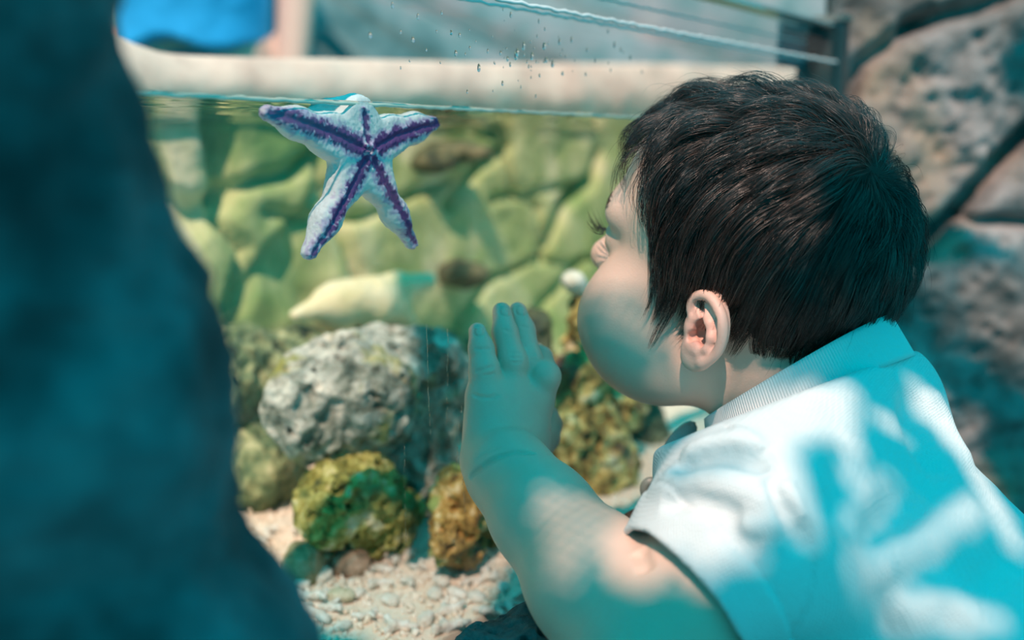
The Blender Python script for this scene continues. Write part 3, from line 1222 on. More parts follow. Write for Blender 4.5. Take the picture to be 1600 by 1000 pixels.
def smooth_path(pts, n=4):
    pts = np.asarray(pts, float)
    e_ = np.concatenate([[2 * pts[0] - pts[1]], pts, [2 * pts[-1] - pts[-2]]])
    out = []
    for i in range(1, len(e_) - 2):
        for k in range(n):
            t = k / n
            a, b, c, d = e_[i - 1:i + 3]
            out.append(0.5 * (2 * b + (c - a) * t + (2 * a - 5 * b + 4 * c - d) * t * t + (3 * b - a - 3 * c + d) * t ** 3))
    return np.array(out + [pts[-1]])


hp4 = smooth_path([(*a, b * 1000) for a, b in zip(hx, hr_)], 4)
for i in range(len(hp4) - 1):
    ear.add(rc(E(*hp4[i][:3]), E(*hp4[i + 1][:3]), hp4[i][3] / 1000, hp4[i + 1][3] / 1000), 0.0014 if i < 3 else 0.0008)
# scapha between helix and antihelix, then antihelix with two crura
ear.cut(rc(E(705, 560, 4.2), E(765, 620, 4.6), 0.0024, 0.0026), 0.0020)
ear.cut(rc(E(765, 620, 4.6), E(775, 700, 4.4), 0.0022, 0.0016), 0.0020)
ear.add(rc(E(685, 590, 0.8), E(728, 640, 1.8), 0.0022, 0.0028), 0.0022)
ear.add(rc(E(728, 640, 1.8), E(748, 705, 2.2), 0.0028, 0.0030), 0.0022)
ear.add(rc(E(748, 705, 2.2), E(732, 765, 2.2), 0.0030, 0.0026), 0.0022)
ear.add(rc(E(732, 765, 2.2), E(690, 790, 2.4), 0.0026, 0.0026), 0.0022)
ear.add(rc(E(625, 630, 0.6), E(675, 640, 0.6), 0.0020, 0.0022), 0.0020)
# triangular fossa and concha
ear.cut(rc(E(662, 560, 2.4), E(690, 605, 2.0), 0.0026, 0.0016), 0.0014)
ear.cut(el(E(690, 690, 0.2), (0.0058, 0.0072, 0.0068), ER), 0.0018)
ear.cut(el(E(664, 706, -2.4), (0.0050, 0.0052, 0.0080), ER), 0.0018)
ear.cut(rc(E(700, 745, 2.0), E(718, 722, 2.0), 0.0026, 0.0026), 0.0020)
# lobe, tragus, antitragus
ear.add(el(E(655, 830, 0.6), (0.0085, 0.0068, 0.0036), ER), 0.0035)
ear.add(el(E(612, 790, -0.6), (0.0050, 0.0080, 0.0034), ER), 0.0035)
ear.add(el(E(612, 680, 0.2), (0.0036, 0.0052, 0.0032), ER), 0.0022)
ear.add(el(E(660, 772, 1.8), (0.0050, 0.0036, 0.0030), ER), 0.0026)
ear.cut(el(E(636, 722, 1.6), (0.0024, 0.0030, 0.0040), ER), 0.0016)

# ---- neck, torso, arms (under the clothes)
NB = P(1235, 640, 0.560)
CHEST = P(1290, 800, 0.545)
HIP = P(1500, 1180, 0.50)
TL = unit(HL * 0.96 + ZV * 0.05)                   # across the shoulders
LSH = P(1180, 843, 0.462)
ELB = P(1006, 1006, 0.452)
WR = P(795, 738, 0.537)
RSH = LSH - HL * 0.185 + HF * 0.01
RELB = RSH + HF * 0.025 - ZV * 0.105
RWR = RELB + HF * 0.075 - ZV * 0.035
body = Shape()
body.ops += head.ops
body.lines += head.lines
body.add(rc(HW(-0.006, 0, -0.018), NB, 0.037, 0.038), 0.018)
NB2 = NB - ZV * 0.022 + HF * 0.0
torso = Shape()
torso.add(rc(NB2 - HL * 0.02, NB2 + HL * 0.02, 0.034, 0.034), 0.02)
torso.add(rc(NB2, CHEST, 0.036, 0.058), 0.03)
torso.add(rc(CHEST, HIP, 0.060, 0.065), 0.03)
torso.add(rc(NB2 + (LSH - NB2) * 0.3, LSH, 0.028, 0.033), 0.02)
torso.add(rc(NB2 + (RSH - NB2) * 0.3, RSH, 0.028, 0.033), 0.02)
CF, CBK = P(1108, 640, 0.603), P(1400, 522, 0.533)     # collar ring, throat and nape
CC = (CF + CBK) / 2
CE1 = (CBK - CF) / 2
CE2 = HL * 0.056 + ZV * 0.006
CN = unit(np.cross(CE1, CE2))
if CN[2] < 0: CN = -CN


def torso_f(p):
    return smax(torso.base(p), (p - CC) @ CN + 0.018, 0.01)


torso_f.c = (NB2 + HIP) / 2
torso_f.r = 0.30
body.add(torso_f, 0.012)
body.add(rc(LSH, P(1070, 948, 0.450), 0.0320, 0.0318), 0.02)
body.add(rc(P(1070, 948, 0.450), ELB, 0.0325, 0.0325), 0.008)
fm = ELB + (WR - ELB) * 0.33
body.add(rc(ELB, fm, 0.0325, 0.0303), 0.012)
body.add(rc(fm, ELB + (WR - ELB) * 0.72, 0.0303, 0.0243), 0.016)
body.add(rc(ELB + (WR - ELB) * 0.72, WR, 0.0243, 0.0210), 0.016)
body.add(rc(RSH, RELB, 0.034, 0.032), 0.02)
body.add(rc(RELB, RWR, 0.031, 0.021), 0.012)
# soft folds at the crook of the elbow and the wrist
body.ops += ear.ops[:0]

# ---- left hand on the acrylic
def HQ(x, y, q):
    return onq(x, y, q)


hand = Shape()
wrist0 = HQ(797, 728, -0.027)
mc = {  # where each finger leaves the palm
    'pinky': (HQ(757, 622, -0.0165), 0.0108), 'ring': (HQ(785, 618, -0.0200), 0.0112),
    'middle': (HQ(813, 620, -0.0240), 0.0112), 'index': (HQ(831, 632, -0.0285), 0.0104)}
wr_at = {'pinky': (HQ(757, 716, -0.022), 0.0130), 'ring': (HQ(780, 722, -0.025), 0.0155), 'middle': (HQ(806, 722, -0.028), 0.0155), 'index': (HQ(817, 712, -0.030), 0.0125)}
hand.add(rc(WR, wrist0, 0.0215, 0.0185), 0.012)
for kx in mc:
    hand.add(rc(wr_at[kx][0], mc[kx][0], wr_at[kx][1], mc[kx][1]), 0.010)
hand.add(el(HQ(795, 668, -0.024), (0.020, 0.026, 0.0150), np.array([unit(DV * 0.9 - NV * 0.35), ZV, unit(NV * 0.9 + DV * 0.35)])), 0.010)
fingers = {
    'pinky': [((757, 618, -0.0165), 0.0088), ((757, 578, -0.0150), 0.0082), ((752, 545, -0.0095), 0.0068), ((746, 518, -0.0055), 0.0050)],
    'ring': [((798, 618, -0.0215), 0.0090), ((801, 566, -0.0215), 0.0084), ((789, 520, -0.0130), 0.0070), ((784, 487, -0.0062), 0.0054)],
    'middle': [((822, 620, -0.0260), 0.0084), ((827, 566, -0.0250), 0.0078), ((817, 516, -0.0135), 0.0068), ((809, 486, -0.0062), 0.0053)],
    'index': [((840, 628, -0.0300), 0.0094), ((852, 588, -0.0350), 0.0084), ((845, 560, -0.0180), 0.0068), ((838, 548, -0.0065), 0.0052)],
}
digits = []
for kx, ch in fingers.items():
    fg = Shape()
    for i in range(len(ch) - 1):
        fg.add(rc(HQ(*ch[i][0]), HQ(*ch[i + 1][0]), ch[i][1], ch[i + 1][1]), 0.0035)
    cs = np.array([HQ(*c_[0]) for c_ in ch])

    def ff(p, fg=fg):
        return fg.base(p)
    ff.c = cs.mean(0)
    ff.r = np.linalg.norm(cs - ff.c, axis=1).max() + 0.010
    digits.append(ff)


def all_digits(p):
    d = digits[0](p)
    for g_ in digits[1:]:
        d = smin(d, g_(p), 0.0005)
    return d


all_digits.c = HQ(800, 560, -0.02)
all_digits.r = 0.055
hand.add(all_digits, 0.0045)
th = Shape()
tpts = [((828, 712, -0.020), 0.0110), ((852, 684, -0.0130), 0.0085), ((858, 664, -0.0095), 0.0078), ((857, 648, -0.0075), 0.0062)]
for i in range(3):
    th.add(rc(HQ(*tpts[i][0]), HQ(*tpts[i + 1][0]), tpts[i][1], tpts[i + 1][1]), 0.003)


def thf(p):
    return th.base(p)


thf.c = HQ(*tpts[1][0])
thf.r = 0.04
hand.add(thf, 0.003)
body.ops += hand.ops
# right hand, spread on the ledge side of the panel out of sight behind the chest
for k, (dz, dl) in enumerate([(0.040, -0.020), (0.052, -0.008), (0.055, 0.004), (0.050, 0.016), (0.018, 0.032)]):
    b0 = RWR + HF * 0.010 + HL * dl * 0.5
    body.add(rc(b0, b0 + ZV * 0.022 + HL * dl * 0.5, 0.0125, 0.0095), 0.006)
    body.add(rc(b0 + ZV * 0.022 + HL * dl * 0.5, b0 + ZV * dz + HL * dl, 0.0085, 0.0052), 0.002)
body.ops += ear.ops

base0 = body


def body_base(p):
    return body.base(p)


def bt(pts, **kw):
    return traces(body_base, pts, **kw)


# skin creases
for pts, amp, w in (
        ([(733, 748), (752, 731), (775, 716), (803, 707), (838, 709)], -0.0034, 0.0013),
        ([(742, 722), (760, 706), (785, 697)], -0.0005, 0.0008),
        ([(741, 546), (755, 545), (768, 545)], -0.0009, 0.0008),
        ([(742, 581), (757, 577), (774, 571)], -0.0008, 0.0008), ([(752, 587), (764, 586), (775, 582)], -0.0008, 0.0007),
        ([(736, 615), (752, 621), (770, 621), (779, 616)], -0.0010, 0.0009),
        ([(796, 552), (806, 551), (816, 552)], -0.0006, 0.0007), ([(796, 558), (806, 559), (817, 559)], -0.0007, 0.0007), ([(798, 566), (807, 567), (817, 565)], -0.0006, 0.0007),
        ([(786, 514), (793, 517), (800, 517)], -0.0007, 0.0007),
        ([(820, 553), (830, 553), (838, 554)], -0.0006, 0.0006), ([(821, 562), (830, 562), (839, 561)], -0.0006, 0.0006),
        ([(812, 509), (820, 511), (827, 512)], -0.0007, 0.0006),
        ([(998, 858), (1004, 875), (1010, 895)], -0.0030, 0.0035)):
    q = bt(pts)
    if len(q) > 1:
        body.line(q, amp * 1.35, w)
# fingernails: a flat bed with a rim
nails = []
for (x, y), rr in (((749, 517), 0.0031), ((790, 486), 0.0034), ((815, 485), 0.0034)):
    q = bt([(x, y)])
    if q: nails.append((q[0], rr))


def body_extra(p, d):
    for c_, rr in nails:
        if abs(p.reshape(-1, 3)[0] - c_).max() > 0.08: continue
        w = np.sqrt(((p - c_) ** 2).sum(-1))
        d = d + 0.0007 * np.exp(-((w - rr) / 0.0005) ** 2) - 0.0002 * sstep(rr, rr - 0.001, w)
    return d


body.extra = body_extra

# ---- shirt
SHT = Shape()
ax = unit(HIP - CHEST)
# shirt torso: rounder across than deep
fwd = unit(HF - ax * (HF @ ax))
acr = unit(np.cross(ax, fwd))
TR = np.array([fwd, acr, ax])


def taper_el(a, b, ra, rb):
    """a tapered barrel from a to b with two half widths (deep, across)"""
    a, b = np.asarray(a), np.asarray(b)
    ba = b - a
    L = float(ba @ ba)

    def f(p):
        h = np.clip(((p - a) @ ba) / L, 0, 1)
        d = p - a - h[..., None] * ba
        q = d @ TR.T
        r0 = (ra[0] + (rb[0] - ra[0]) * h)
        r1 = (ra[1] + (rb[1] - ra[1]) * h)
        n_ = np.sqrt((q[..., 0] / r0) ** 2 + (q[..., 1] / r1) ** 2 + (q[..., 2] / r0) ** 2)
        return (n_ - 1) * np.minimum(r0, r1) * 0.9
    f.c = (a + b) / 2
    f.r = math.sqrt(L) / 2 + max(ra + rb)
    return f


SHT.add(taper_el(P(1242, 735, 0.560), P(1515, 1175, 0.50), (0.074, 0.098), (0.102, 0.115)), 0.03)
SHT.add(rc(NB + HL * 0.018 + ZV * 0.004, LSH + ZV * 0.002, 0.050, 0.046), 0.03)
SHT.add(rc(NB - HL * 0.018 + ZV * 0.004, RSH + ZV * 0.002, 0.050, 0.046), 0.03)
SHT.add(el(P(1370, 625, 0.560), (0.030, 0.036, 0.030)), 0.03)
SLV = P(1066, 940, 0.447)
SLD = unit(SLV - LSH)
SHT.add(rc(LSH, SLV + SLD * 0.004, 0.0490, 0.0368), 0.022)
SHT.add(rc(LSH - HL * 0.195, RELB, 0.044, 0.038), 0.022)


def shirt_base(p):
    return SHT.base(p)


def stx(pts):
    return traces(shirt_base, pts)


SEAM = [(1128, 662), (1165, 680), (1205, 715), (1237, 762), (1258, 812), (1269, 860), (1268, 910), (1254, 960), (1235, 1000)]
folds = [
    # ridges (+) and troughs (-)
    ([(1052, 742), (1085, 728), (1125, 716), (1165, 718), (1204, 734)], -0.0070, 0.0055),
    ([(1060, 722), (1100, 700), (1150, 690), (1195, 708)], 0.0035, 0.0070),
    ([(1020, 762), (1065, 752), (1120, 748), (1180, 770), (1222, 802)], 0.0050, 0.0075),
    ([(1035, 790), (1085, 782), (1130, 795), (1160, 815)], -0.0030, 0.0050),
    ([(1192, 745), (1215, 780), (1240, 822), (1262, 868)], -0.0045, 0.0045),
    ([(1215, 748), (1235, 785), (1255, 830)], 0.0025, 0.0050),
    ([(1120, 812), (1150, 840), (1190, 862)], -0.0025, 0.0050),
    ([(1150, 830), (1195, 822), (1228, 815)], 0.0022, 0.0050),
    ([(1430, 610), (1425, 660), (1440, 700), (1480, 750)], -0.0045, 0.0070),
    ([(1445, 600), (1475, 660), (1520, 740)], 0.0035, 0.0080),
    ([(1340, 900), (1400, 870), (1470, 830), (1530, 780)], 0.0035, 0.0090),
    ([(1340, 850), (1400, 810), (1440, 770)], -0.0030, 0.0090),
    ([(1380, 960), (1460, 935), (1560, 950)], 0.0035, 0.0090),
    ([(1300, 820), (1320, 740), (1310, 690)], -0.0022, 0.0090),
    ([(1500, 960), (1560, 900), (1590, 860)], -0.0035, 0.0100),
]
for pts, a_, w_ in folds:
    q = stx(pts)
    if len(q) > 1: SHT.line(q, a_ * 1.7, w_)
q = stx(SEAM)
SHT.line(q, -0.0016, 0.0011, taper=False)
SHT.line([x + unit(x - P(1100, 850, 0.50)) * 0.003 for x in q], 0.0010, 0.0022, taper=False)
q = stx([(1003, 772), (1010, 815)])

arm_in = rc(LSH + SLD * 0.010, SLV + SLD * 0.05, 0.0400, 0.0348)
hemcut = SLV


def shirt_extra(p, d):
    # cuff: stitched line, thicker band, open end around the arm
    t = (p - SLV) @ SLD
    ax_ = p - SLV - t[..., None] * SLD
    r_ = np.sqrt((ax_ ** 2).sum(-1))
    near = sstep(0.075, 0.06, r_)
    band = sstep(-0.0205, -0.0190, t) * near
    d = d - 0.0012 * band + 0.0011 * np.exp(-((t + 0.0198) / 0.0010) ** 2) * near - 0.0 * t
    inarm = near > 0.5
    d = np.where(inarm & (t > -0.05), smax(d, t, 0.0015), d)
    hol = smax(arm_in(p), -(t + 0.045), 0.004)
    d = smax(d, -hol, 0.0015)
    # gentle overall rumple
    return d - 0.0010 * fbm(p * 38, 2, 91)


SHT.extra = shirt_extra

# collar opening: the shirt stops where the collar band sits
CB = [P(x, y, z) for x, y, z in [(1103, 650, 0.548)]]
# ---- collar ring and its plane


def shirt_full(p):
    d = SHT(p)
    return smax(d, (p - CC) @ CN + 0.011, 0.004)


# ---- build the figure
toddler = empty('toddler', P(1300, 900, 0.5) * [1, 1, 0] + [0, 0, -0.33])
tag(toddler, 'dark haired toddler in a white polo shirt leaning with one hand on the tank panel', 'person')


def skin_col(v):
    base = np.array([0.76, 0.52, 0.42])
    col = np.repeat(base[None], len(v), 0)
    l = hl(v)
    red = np.array([0.84, 0.45, 0.37])
    e = np.sqrt((((v - E(710, 680, 0)) / 0.024) ** 2).sum(-1))
    a = (1 - sstep(0.6, 1.15, e)) * 0.8
    inner = 1 - sstep(0.2, 0.55, np.sqrt((((v - E(690, 690, 0)) / 0.02) ** 2).sum(-1)))
    ck = 1 - sstep(0.4, 1.2, np.sqrt((((l - [0.070, 0.038, -0.010]) / [0.03, 0.03, 0.025]) ** 2).sum(-1)))
    a = np.maximum(a, ck * 0.35)
    col = col * (1 - a[:, None]) + red * a[:, None]
    col = col * (1 - 0.5 * inner[:, None]) + np.array([0.55, 0.16, 0.13]) * 0.5 * inner[:, None]  # ear hollow painted darker red, its shade put into the skin colour
    lip = (1 - sstep(0.6, 1.1, np.sqrt((((l - [0.096, 0, -0.0115]) / [0.012, 0.015, 0.0085]) ** 2).sum(-1))))
    col = col * (1 - lip[:, None]) + np.array([0.70, 0.28, 0.26]) * lip[:, None]
    sc = 1 - sstep(0.0, 0.012, np.abs(0))
    m = fbm(v * 60, 3, 33)[:, None]
    return np.clip(col * (1 + 0.05 * m), 0, 1)


M_skin = paint_mat('toddler skin', 0.5, sss=0.12, bump=0.25, bscale=900)
lo = np.min([HW(0.12, 0.09, 0.14), HW(0.12, 0.09, -0.08), HW(-0.11, -0.09, -0.08), P(700, 480, 0.56), ELB - 0.05, HIP - 0.06], 0)
lo[2] = min(ELB[2] - 0.05, HIP[2])
lo[1] = 0.34
hi = np.array([0.34, 0.78, HW(0, 0, 0.14)[2] + 0.01])
V, Q = net(body, lo, hi, 0.0009)
V = V - fgrad(body, V, 0.0004) * np.clip(body(V), -0.001, 0.001)[:, None] * 0.8
# clothed parts of the body are never seen and are trimmed inside the shirt
skin = obj('body', V, Q, M_skin, toddler, col=skin_col(V))
print('body verts', len(V))

M_shirt, t_, b_sh = new_mat('white pique cotton')
b_sh.inputs['Base Color'].default_value = (0.74, 0.75, 0.76, 1)
b_sh.inputs['Roughness'].default_value = 0.9
b_sh.inputs['Specular IOR Level'].default_value = 0.15
tc = t_.nodes.new('ShaderNodeTexCoord')
mp = t_.nodes.new('ShaderNodeMapping')
mp.inputs['Rotation'].default_value = (0.2, 0.5, 0.7)
vo = t_.nodes.new('ShaderNodeTexVoronoi')
vo.inputs['Scale'].default_value = 760
vo.inputs['Randomness'].default_value = 0.25
bp = t_.nodes.new('ShaderNodeBump')
bp.inputs['Strength'].default_value = 0.55
bp.inputs['Distance'].default_value = 0.0011
t_.links.new(tc.outputs['Object'], mp.inputs[0])
t_.links.new(mp.outputs[0], vo.inputs['Vector'])
t_.links.new(vo.outputs['Distance'], bp.inputs['Height'])
t_.links.new(bp.outputs[0], b_sh.inputs['Normal'])

slo = np.array([0.04, 0.30, P(1500, 1160, 0.50)[2] - 0.02])
shi = np.array([0.46, 0.80, CBK[2] + 0.01])
V, Q = net(shirt_full, slo, shi, 0.0016)
V = V - fgrad(shirt_full, V) * np.clip(shirt_full(V), -0.0015, 0.0015)[:, None] * 0.8
shirt = obj('polo_shirt', V, Q, M_shirt, toddler)
shirt['label'] = 'white short sleeved pique polo shirt'
print('shirt verts', len(V))

# ribbed collar
M_rib = plain('white rib knit', (0.76, 0.77, 0.78), 0.9, 0.15)
nr, nc = 9, 1200
prof = []
for j in range(nr):
    t = j / (nr - 1)
    prof.append((t, 0.0))
for j in range(nr):
    t = 1 - j / (nr - 1)
    prof.append((t, 1.0))
Vc = []
ang = np.linspace(0, 2 * np.pi, nc, endpoint=False)
rib = 0.00035 * np.sin(ang * 240)
for t, inner in prof:
    backness = 0.5 + 0.5 * np.cos(ang)
    hgt = 0.0050 + 0.0160 * backness ** 1.3
    z = -0.014 + t * (hgt + 0.004)
    flare = 1.06 - 0.05 * t - 0.055 * inner
    e1, e2 = np.cos(ang), np.sin(ang)
    dirn = CE1[None] * e1[:, None] + CE2[None] * e2[:, None]
    rad = flare + (rib / 0.052) * (1 - inner) + 0.03 * np.sin(ang * 3 + 1) * t * 0.3
    Vc.append(CC + dirn * rad[:, None] + CN * z[:, None] + CN * (0.0006 * (0.5 - abs(inner - 0.5)) * 0))
Vc = np.concatenate(Vc)
m = len(prof)
idx = np.arange(m * nc).reshape(m, nc)
Qc = np.stack([idx, np.roll(idx, -1, 1), np.roll(np.roll(idx, -1, 1), -1, 0), np.roll(idx, -1, 0)], -1).reshape(-1, 4)
collar = obj('collar', Vc, Qc, M_rib, shirt)
collar['label'] = 'ribbed white collar'
cl = Shape()
cl.add(el((P(1086, 668, 0.597) + P(1034, 722, 0.600)) / 2, (0.0165, 0.0045, 0.0075), np.array([unit(P(1086, 668, 0.597) - P(1034, 722, 0.600)), unit([0.3, -0.95, 0.1]), unit(np.cross(unit(P(1086, 668, 0.597) - P(1034, 722, 0.600)), unit([0.3, -0.95, 0.1])))])))
cdir = unit(P(1086, 668, 0.597) - P(1034, 722, 0.600))
cl.extra = lambda p, d: d + 0.0003 * np.sin((p @ cdir) * 2 * np.pi / 0.0017)
cc_ = P(1060, 695, 0.598)
sdf_obj('collar_leaf', cl, cc_ - 0.025, cc_ + 0.025, 0.0006, M_rib, shirt, refine=False)
bt_ = Shape()
bt_.add(el(P(1016, 764, 0.592), (0.0062, 0.0035, 0.0075)))
bt_.cut(el(P(1016, 764, 0.592) + [0, -0.004, 0], (0.0035, 0.002, 0.0045)), 0.001)
sdf_obj('button', bt_, P(1016, 764, 0.592) - 0.01, P(1016, 764, 0.592) + 0.01, 0.0005, plain('grey green button', (0.20, 0.24, 0.22), 0.4), shirt)

# trousers
tr = Shape()
tr.add(rc(P(1700, 1400, 0.47), P(1700, 1500, 0.47), 0.095, 0.085), 0.03)
tr.add(rc(P(1600, 1360, 0.45), P(1205, 1150, 0.440), 0.060, 0.044), 0.03)
tr.add(rc(P(1205, 1140, 0.440), P(1250, 1500, 0.47), 0.042, 0.034), 0.02)
tr.add(rc(P(1450, 1290, 0.53), P(1012, 855, 0.600), 0.050, 0.019), 0.03)
tr.add(rc(P(1012, 855, 0.600), P(1030, 1400, 0.55), 0.019, 0.030), 0.02)
tr.extra = lambda p, d: smax(d - 0.0012 * fbm(p * 60, 3, 17), p @ NV - D0 + 0.004, 0.002)
tp = P(1300, 1200, 0.48)
tsr = sdf_obj('trousers', tr, tp - [0.16, 0.16, 0.14], tp + [0.20, 0.20, 0.20], 0.0028, rock_mat('dark brown trousers', [(0.3, (0.035, 0.022, 0.016)), (0.7, (0.07, 0.045, 0.03))], scale=300, bump=0.2, bscale=800), toddler)
tsr['label'] = 'dark brown trousers'

# eyes
M_eye = paint_mat('eye', 0.08)
for sd in (1, -1):
    c_ = HW(0.0770, 0.0285 * sd, 0.0340)
    vs, fs = ico(4)
    R_ = np.stack([HF, HL, HU])
    pv = (vs * 0.0098) @ R_ + c_
    ux = vs[:, 0]
    colr = np.repeat(np.array([[0.80, 0.80, 0.80]]), len(vs), 0)
    colr[ux > 0.87] = [0.07, 0.035, 0.02]
    colr[ux > 0.96] = [0.005, 0.005, 0.005]
    obj('eye', pv, fs, M_eye, toddler, col=colr)


# ---- strands
def tubes(paths, r0, taper=0.75, sides=3):
    """paths (n, k, 3) -> one mesh of thin tapering tubes"""
    n, k, _ = paths.shape
    tg = np.gradient(paths, axis=1)
    tg /= np.linalg.norm(tg, axis=2, keepdims=True) + 1e-12
    ref = np.array([0.31, 0.52, 0.79])
    a = np.cross(tg, ref)
    a /= np.linalg.norm(a, axis=2, keepdims=True) + 1e-12
    b = np.cross(tg, a)
    t = np.linspace(0, 1, k)
    rr = r0[:, None] * (1 - taper * t[None] ** 2.0)
    out = []
    for s in range(sides):
        th_ = 2 * np.pi * s / sides
        out.append(paths + (a * math.cos(th_) + b * math.sin(th_)) * rr[..., None])
    V = np.stack(out, 2)                       # n k sides 3
    idx = np.arange(n * k * sides).reshape(n, k, sides)
    q = np.stack([idx[:, :-1, :], np.roll(idx[:, :-1, :], -1, 2), np.roll(idx[:, 1:, :], -1, 2), idx[:, 1:, :]], -1).reshape(-1, 4)
    return V.reshape(-1, 3), q


def in_poly(x, y, poly):
    poly = np.asarray(poly)
    inside = np.zeros(x.shape, bool)
    n = len(poly)
    j = n - 1
    for i in range(n):
        xi, yi = poly[i]
        xj, yj = poly[j]
        c = ((yi > y) != (yj > y)) & (x < (xj - xi) * (y - yi) / (yj - yi + 1e-15) + xi)
        inside ^= c
        j = i
    return inside


hline = traces(lambda p: scalp_only.base(p), [(1016, 205), (1020, 260), (1028, 310), (1032, 370), (1034, 420), (1062, 444), (1092, 448), (1140, 470), (1163, 505), (1185, 538), (1225, 545), (1270, 535), (1320, 520), (1370, 500)])
hp = [tuple(hl(p)[[0, 2]]) for p in hline]
print('hairline', np.round(hp, 3).tolist())
last = hp[-1]
HP = [(0.2, hp[0][1] + 0.045), (hp[0][0] + 0.022, hp[0][1] + 0.030), (hp[0][0] + 0.008, hp[0][1] + 0.014), *hp, (-0.25, last[1] - 0.01), (-0.25, 0.35), (0.2, 0.35)]


def hair_region(p):
    l = hl(p)
    m = in_poly(l[:, 0], l[:, 2], HP)
    return m


def to_scalp(dirs):
    c = HW(-0.008, 0, 0.045)
    p = c + dirs * 0.16
    for _ in range(24):
        p = p - dirs * (scalp_only.base(p) * 0.9)[:, None]
    return p


hr = np.random.default_rng(3)
NH = 26000
dd = hr.normal(size=(NH, 3))
dd /= np.linalg.norm(dd, axis=1)[:, None]
roots = to_scalp(dd)
roots = roots[hair_region(roots)]
WH = trace(lambda p: scalp_only.base(p), 1368, 270)
print('whorl', hl(WH), 'roots', len(roots))


def flow(p, nrm):
    l = hl(p)
    r = p - WH
    dist = np.linalg.norm(r, axis=1)
    rad = r / (dist[:, None] + 1e-6)
    sw = np.cross(nrm, rad)
    wd = sstep(0.035, 0.115, dist)
    side = np.clip(np.abs(l[:, 1]) / 0.06, 0, 1) ** 1.5
    g = rad * (1.0 - 0.30 * wd)[:, None] + sw * (0.45 * (1 - sstep(0.0, 0.06, dist)))[:, None]
    g = g - ZV * (0.25 + 0.95 * wd * side)[:, None] + HF * (0.10 + 0.10 * wd)[:, None]
    fr_ = sstep(0.02, 0.055, l[:, 0]) * side
    g = g * (1 - 0.75 * fr_)[:, None] - ZV * (1.0 * fr_)[:, None] - HF * (0.12 * fr_)[:, None]
    wig = np.stack([vnoise(p * 42 + 3.1, 61), vnoise(p * 42 + 9.7, 62), vnoise(p * 42 + 17.3, 63)], -1)
    g = g + wig * 0.34
    g = g - nrm * (g * nrm).sum(1)[:, None]
    return g / (np.linalg.norm(g, axis=1)[:, None] + 1e-9)


sb = lambda p: scalp_only.base(p)
K = 10


def grow(roots, lift, length, K=K):
    p = roots.copy()
    paths = [p]
    for i in range(1, K):
        t = i / (K - 1)
        nrm = fgrad(sb, p, 0.001)
        d = flow(p, nrm)
        p = p + d * (length / (K - 1))[:, None]
        h = 0.0012 + lift * np.sin(np.pi * min(t, 1) * 0.78) * 1.0
        n2 = fgrad(sb, p, 0.001)
        p = p + n2 * (h - sb(p))[:, None]
        paths.append(p)
    return np.stack(paths, 1)


def lengths(p, r):
    l = hl(p)
    low = 1 - sstep(-0.005, 0.045, l[:, 2])
    nape = sstep(-0.02, -0.05, l[:, 0])
    L = 0.040 * (1 - low) + (0.021 - 0.004 * nape) * low
    L = L * np.where(l[:, 0] > 0.050, 0.78, 1.0)
    return L * r


def lifts(p, r):
    l = hl(p)
    top = sstep(0.02, 0.12, l[:, 2])
    return (0.0045 + 0.0065 * top) * r


NG = 560
gi = hr.choice(len(roots), NG, replace=False)
g_roots = roots[gi]
g_lift = lifts(g_roots, hr.uniform(0.45, 1.30, NG))
g_len = lengths(g_roots, hr.uniform(0.85, 1.25, NG))
g_path = grow(g_roots, g_lift, g_len)
g_path = g_path + (hr.normal(size=(NG, 1, 3)) * 0.0030) * np.linspace(0, 1, K)[None, :, None]
from mathutils.kdtree import KDTree
kd = KDTree(NG)
for i, p in enumerate(g_roots): kd.insert(p, i)
kd.balance()
gidx = np.array([kd.find(p)[1] for p in roots])
s_path = grow(roots, g_lift[gidx] * hr.uniform(0.7, 1.2, len(roots)), g_len[gidx] * hr.uniform(0.8, 1.08, len(roots)))
tt = np.linspace(0, 1, K)[None, :, None]
cl_ = (0.74 * tt ** 1.1) * hr.uniform(0.55, 1.0, (len(roots), 1, 1))
paths = s_path * (1 - cl_) + g_path[gidx] * cl_
paths = paths + hr.normal(size=(len(roots), 1, 3)) * 0.0007 * tt
# keep strands outside the head
fp = paths.reshape(-1, 3)
dv = sb(fp)
fp = fp + fgrad(sb, fp, 0.001) * np.clip(0.0012 - dv, 0, 1)[:, None]
paths = fp.reshape(paths.shape)
# a few stray hairs
ns = 260
si = hr.choice(len(roots), ns, replace=False)
stray = s_path[si].copy()
nst = fgrad(sb, stray[:, 0], 0.001)
stray = stray + (nst[:, None, :] * 0.0085 + hr.normal(size=(ns, 1, 3)) * 0.003) * tt ** 1.6
paths = np.concatenate([paths, stray])
HVv, HQq = tubes(paths, np.concatenate([hr.uniform(0.00011, 0.00019, len(roots)), np.full(ns, 0.00009)]))
# the dense under layer that hides the scalp
iv, if_ = ico(6)
cap = to_scalp(iv)
cr = hair_region(cap)
fm_ = cr[if_].all(1)
edge_d = np.full(len(cap), 0.0016)
cap2 = cap + fgrad(sb, cap, 0.001) * (0.0014 + 0.0006 * fbm(cap * 150, 2, 5))[:, None]
f3 = if_[fm_]
nb_ = len(HVv)
faces = np.concatenate([np.concatenate([HQq, ]),], 0)
M_hair = paint_mat('dark brown hair')
bh = M_hair.node_tree.nodes['Principled BSDF']
bh.inputs['Roughness'].default_value = 0.26
bh.inputs['Specular IOR Level'].default_value = 0.8
tone = np.concatenate([0.35 + 1.1 * hr.random(len(roots)) + 4.5 * (hr.random(len(roots)) > 0.88) + 1.3 * (vnoise(roots * 70, 8)).clip(0, 1), np.full(ns, 0.8)])  # paler strands at random put sun highlights into the hair colour
hcol = np.array([0.022, 0.0135, 0.0115])[None] * tone[:, None]
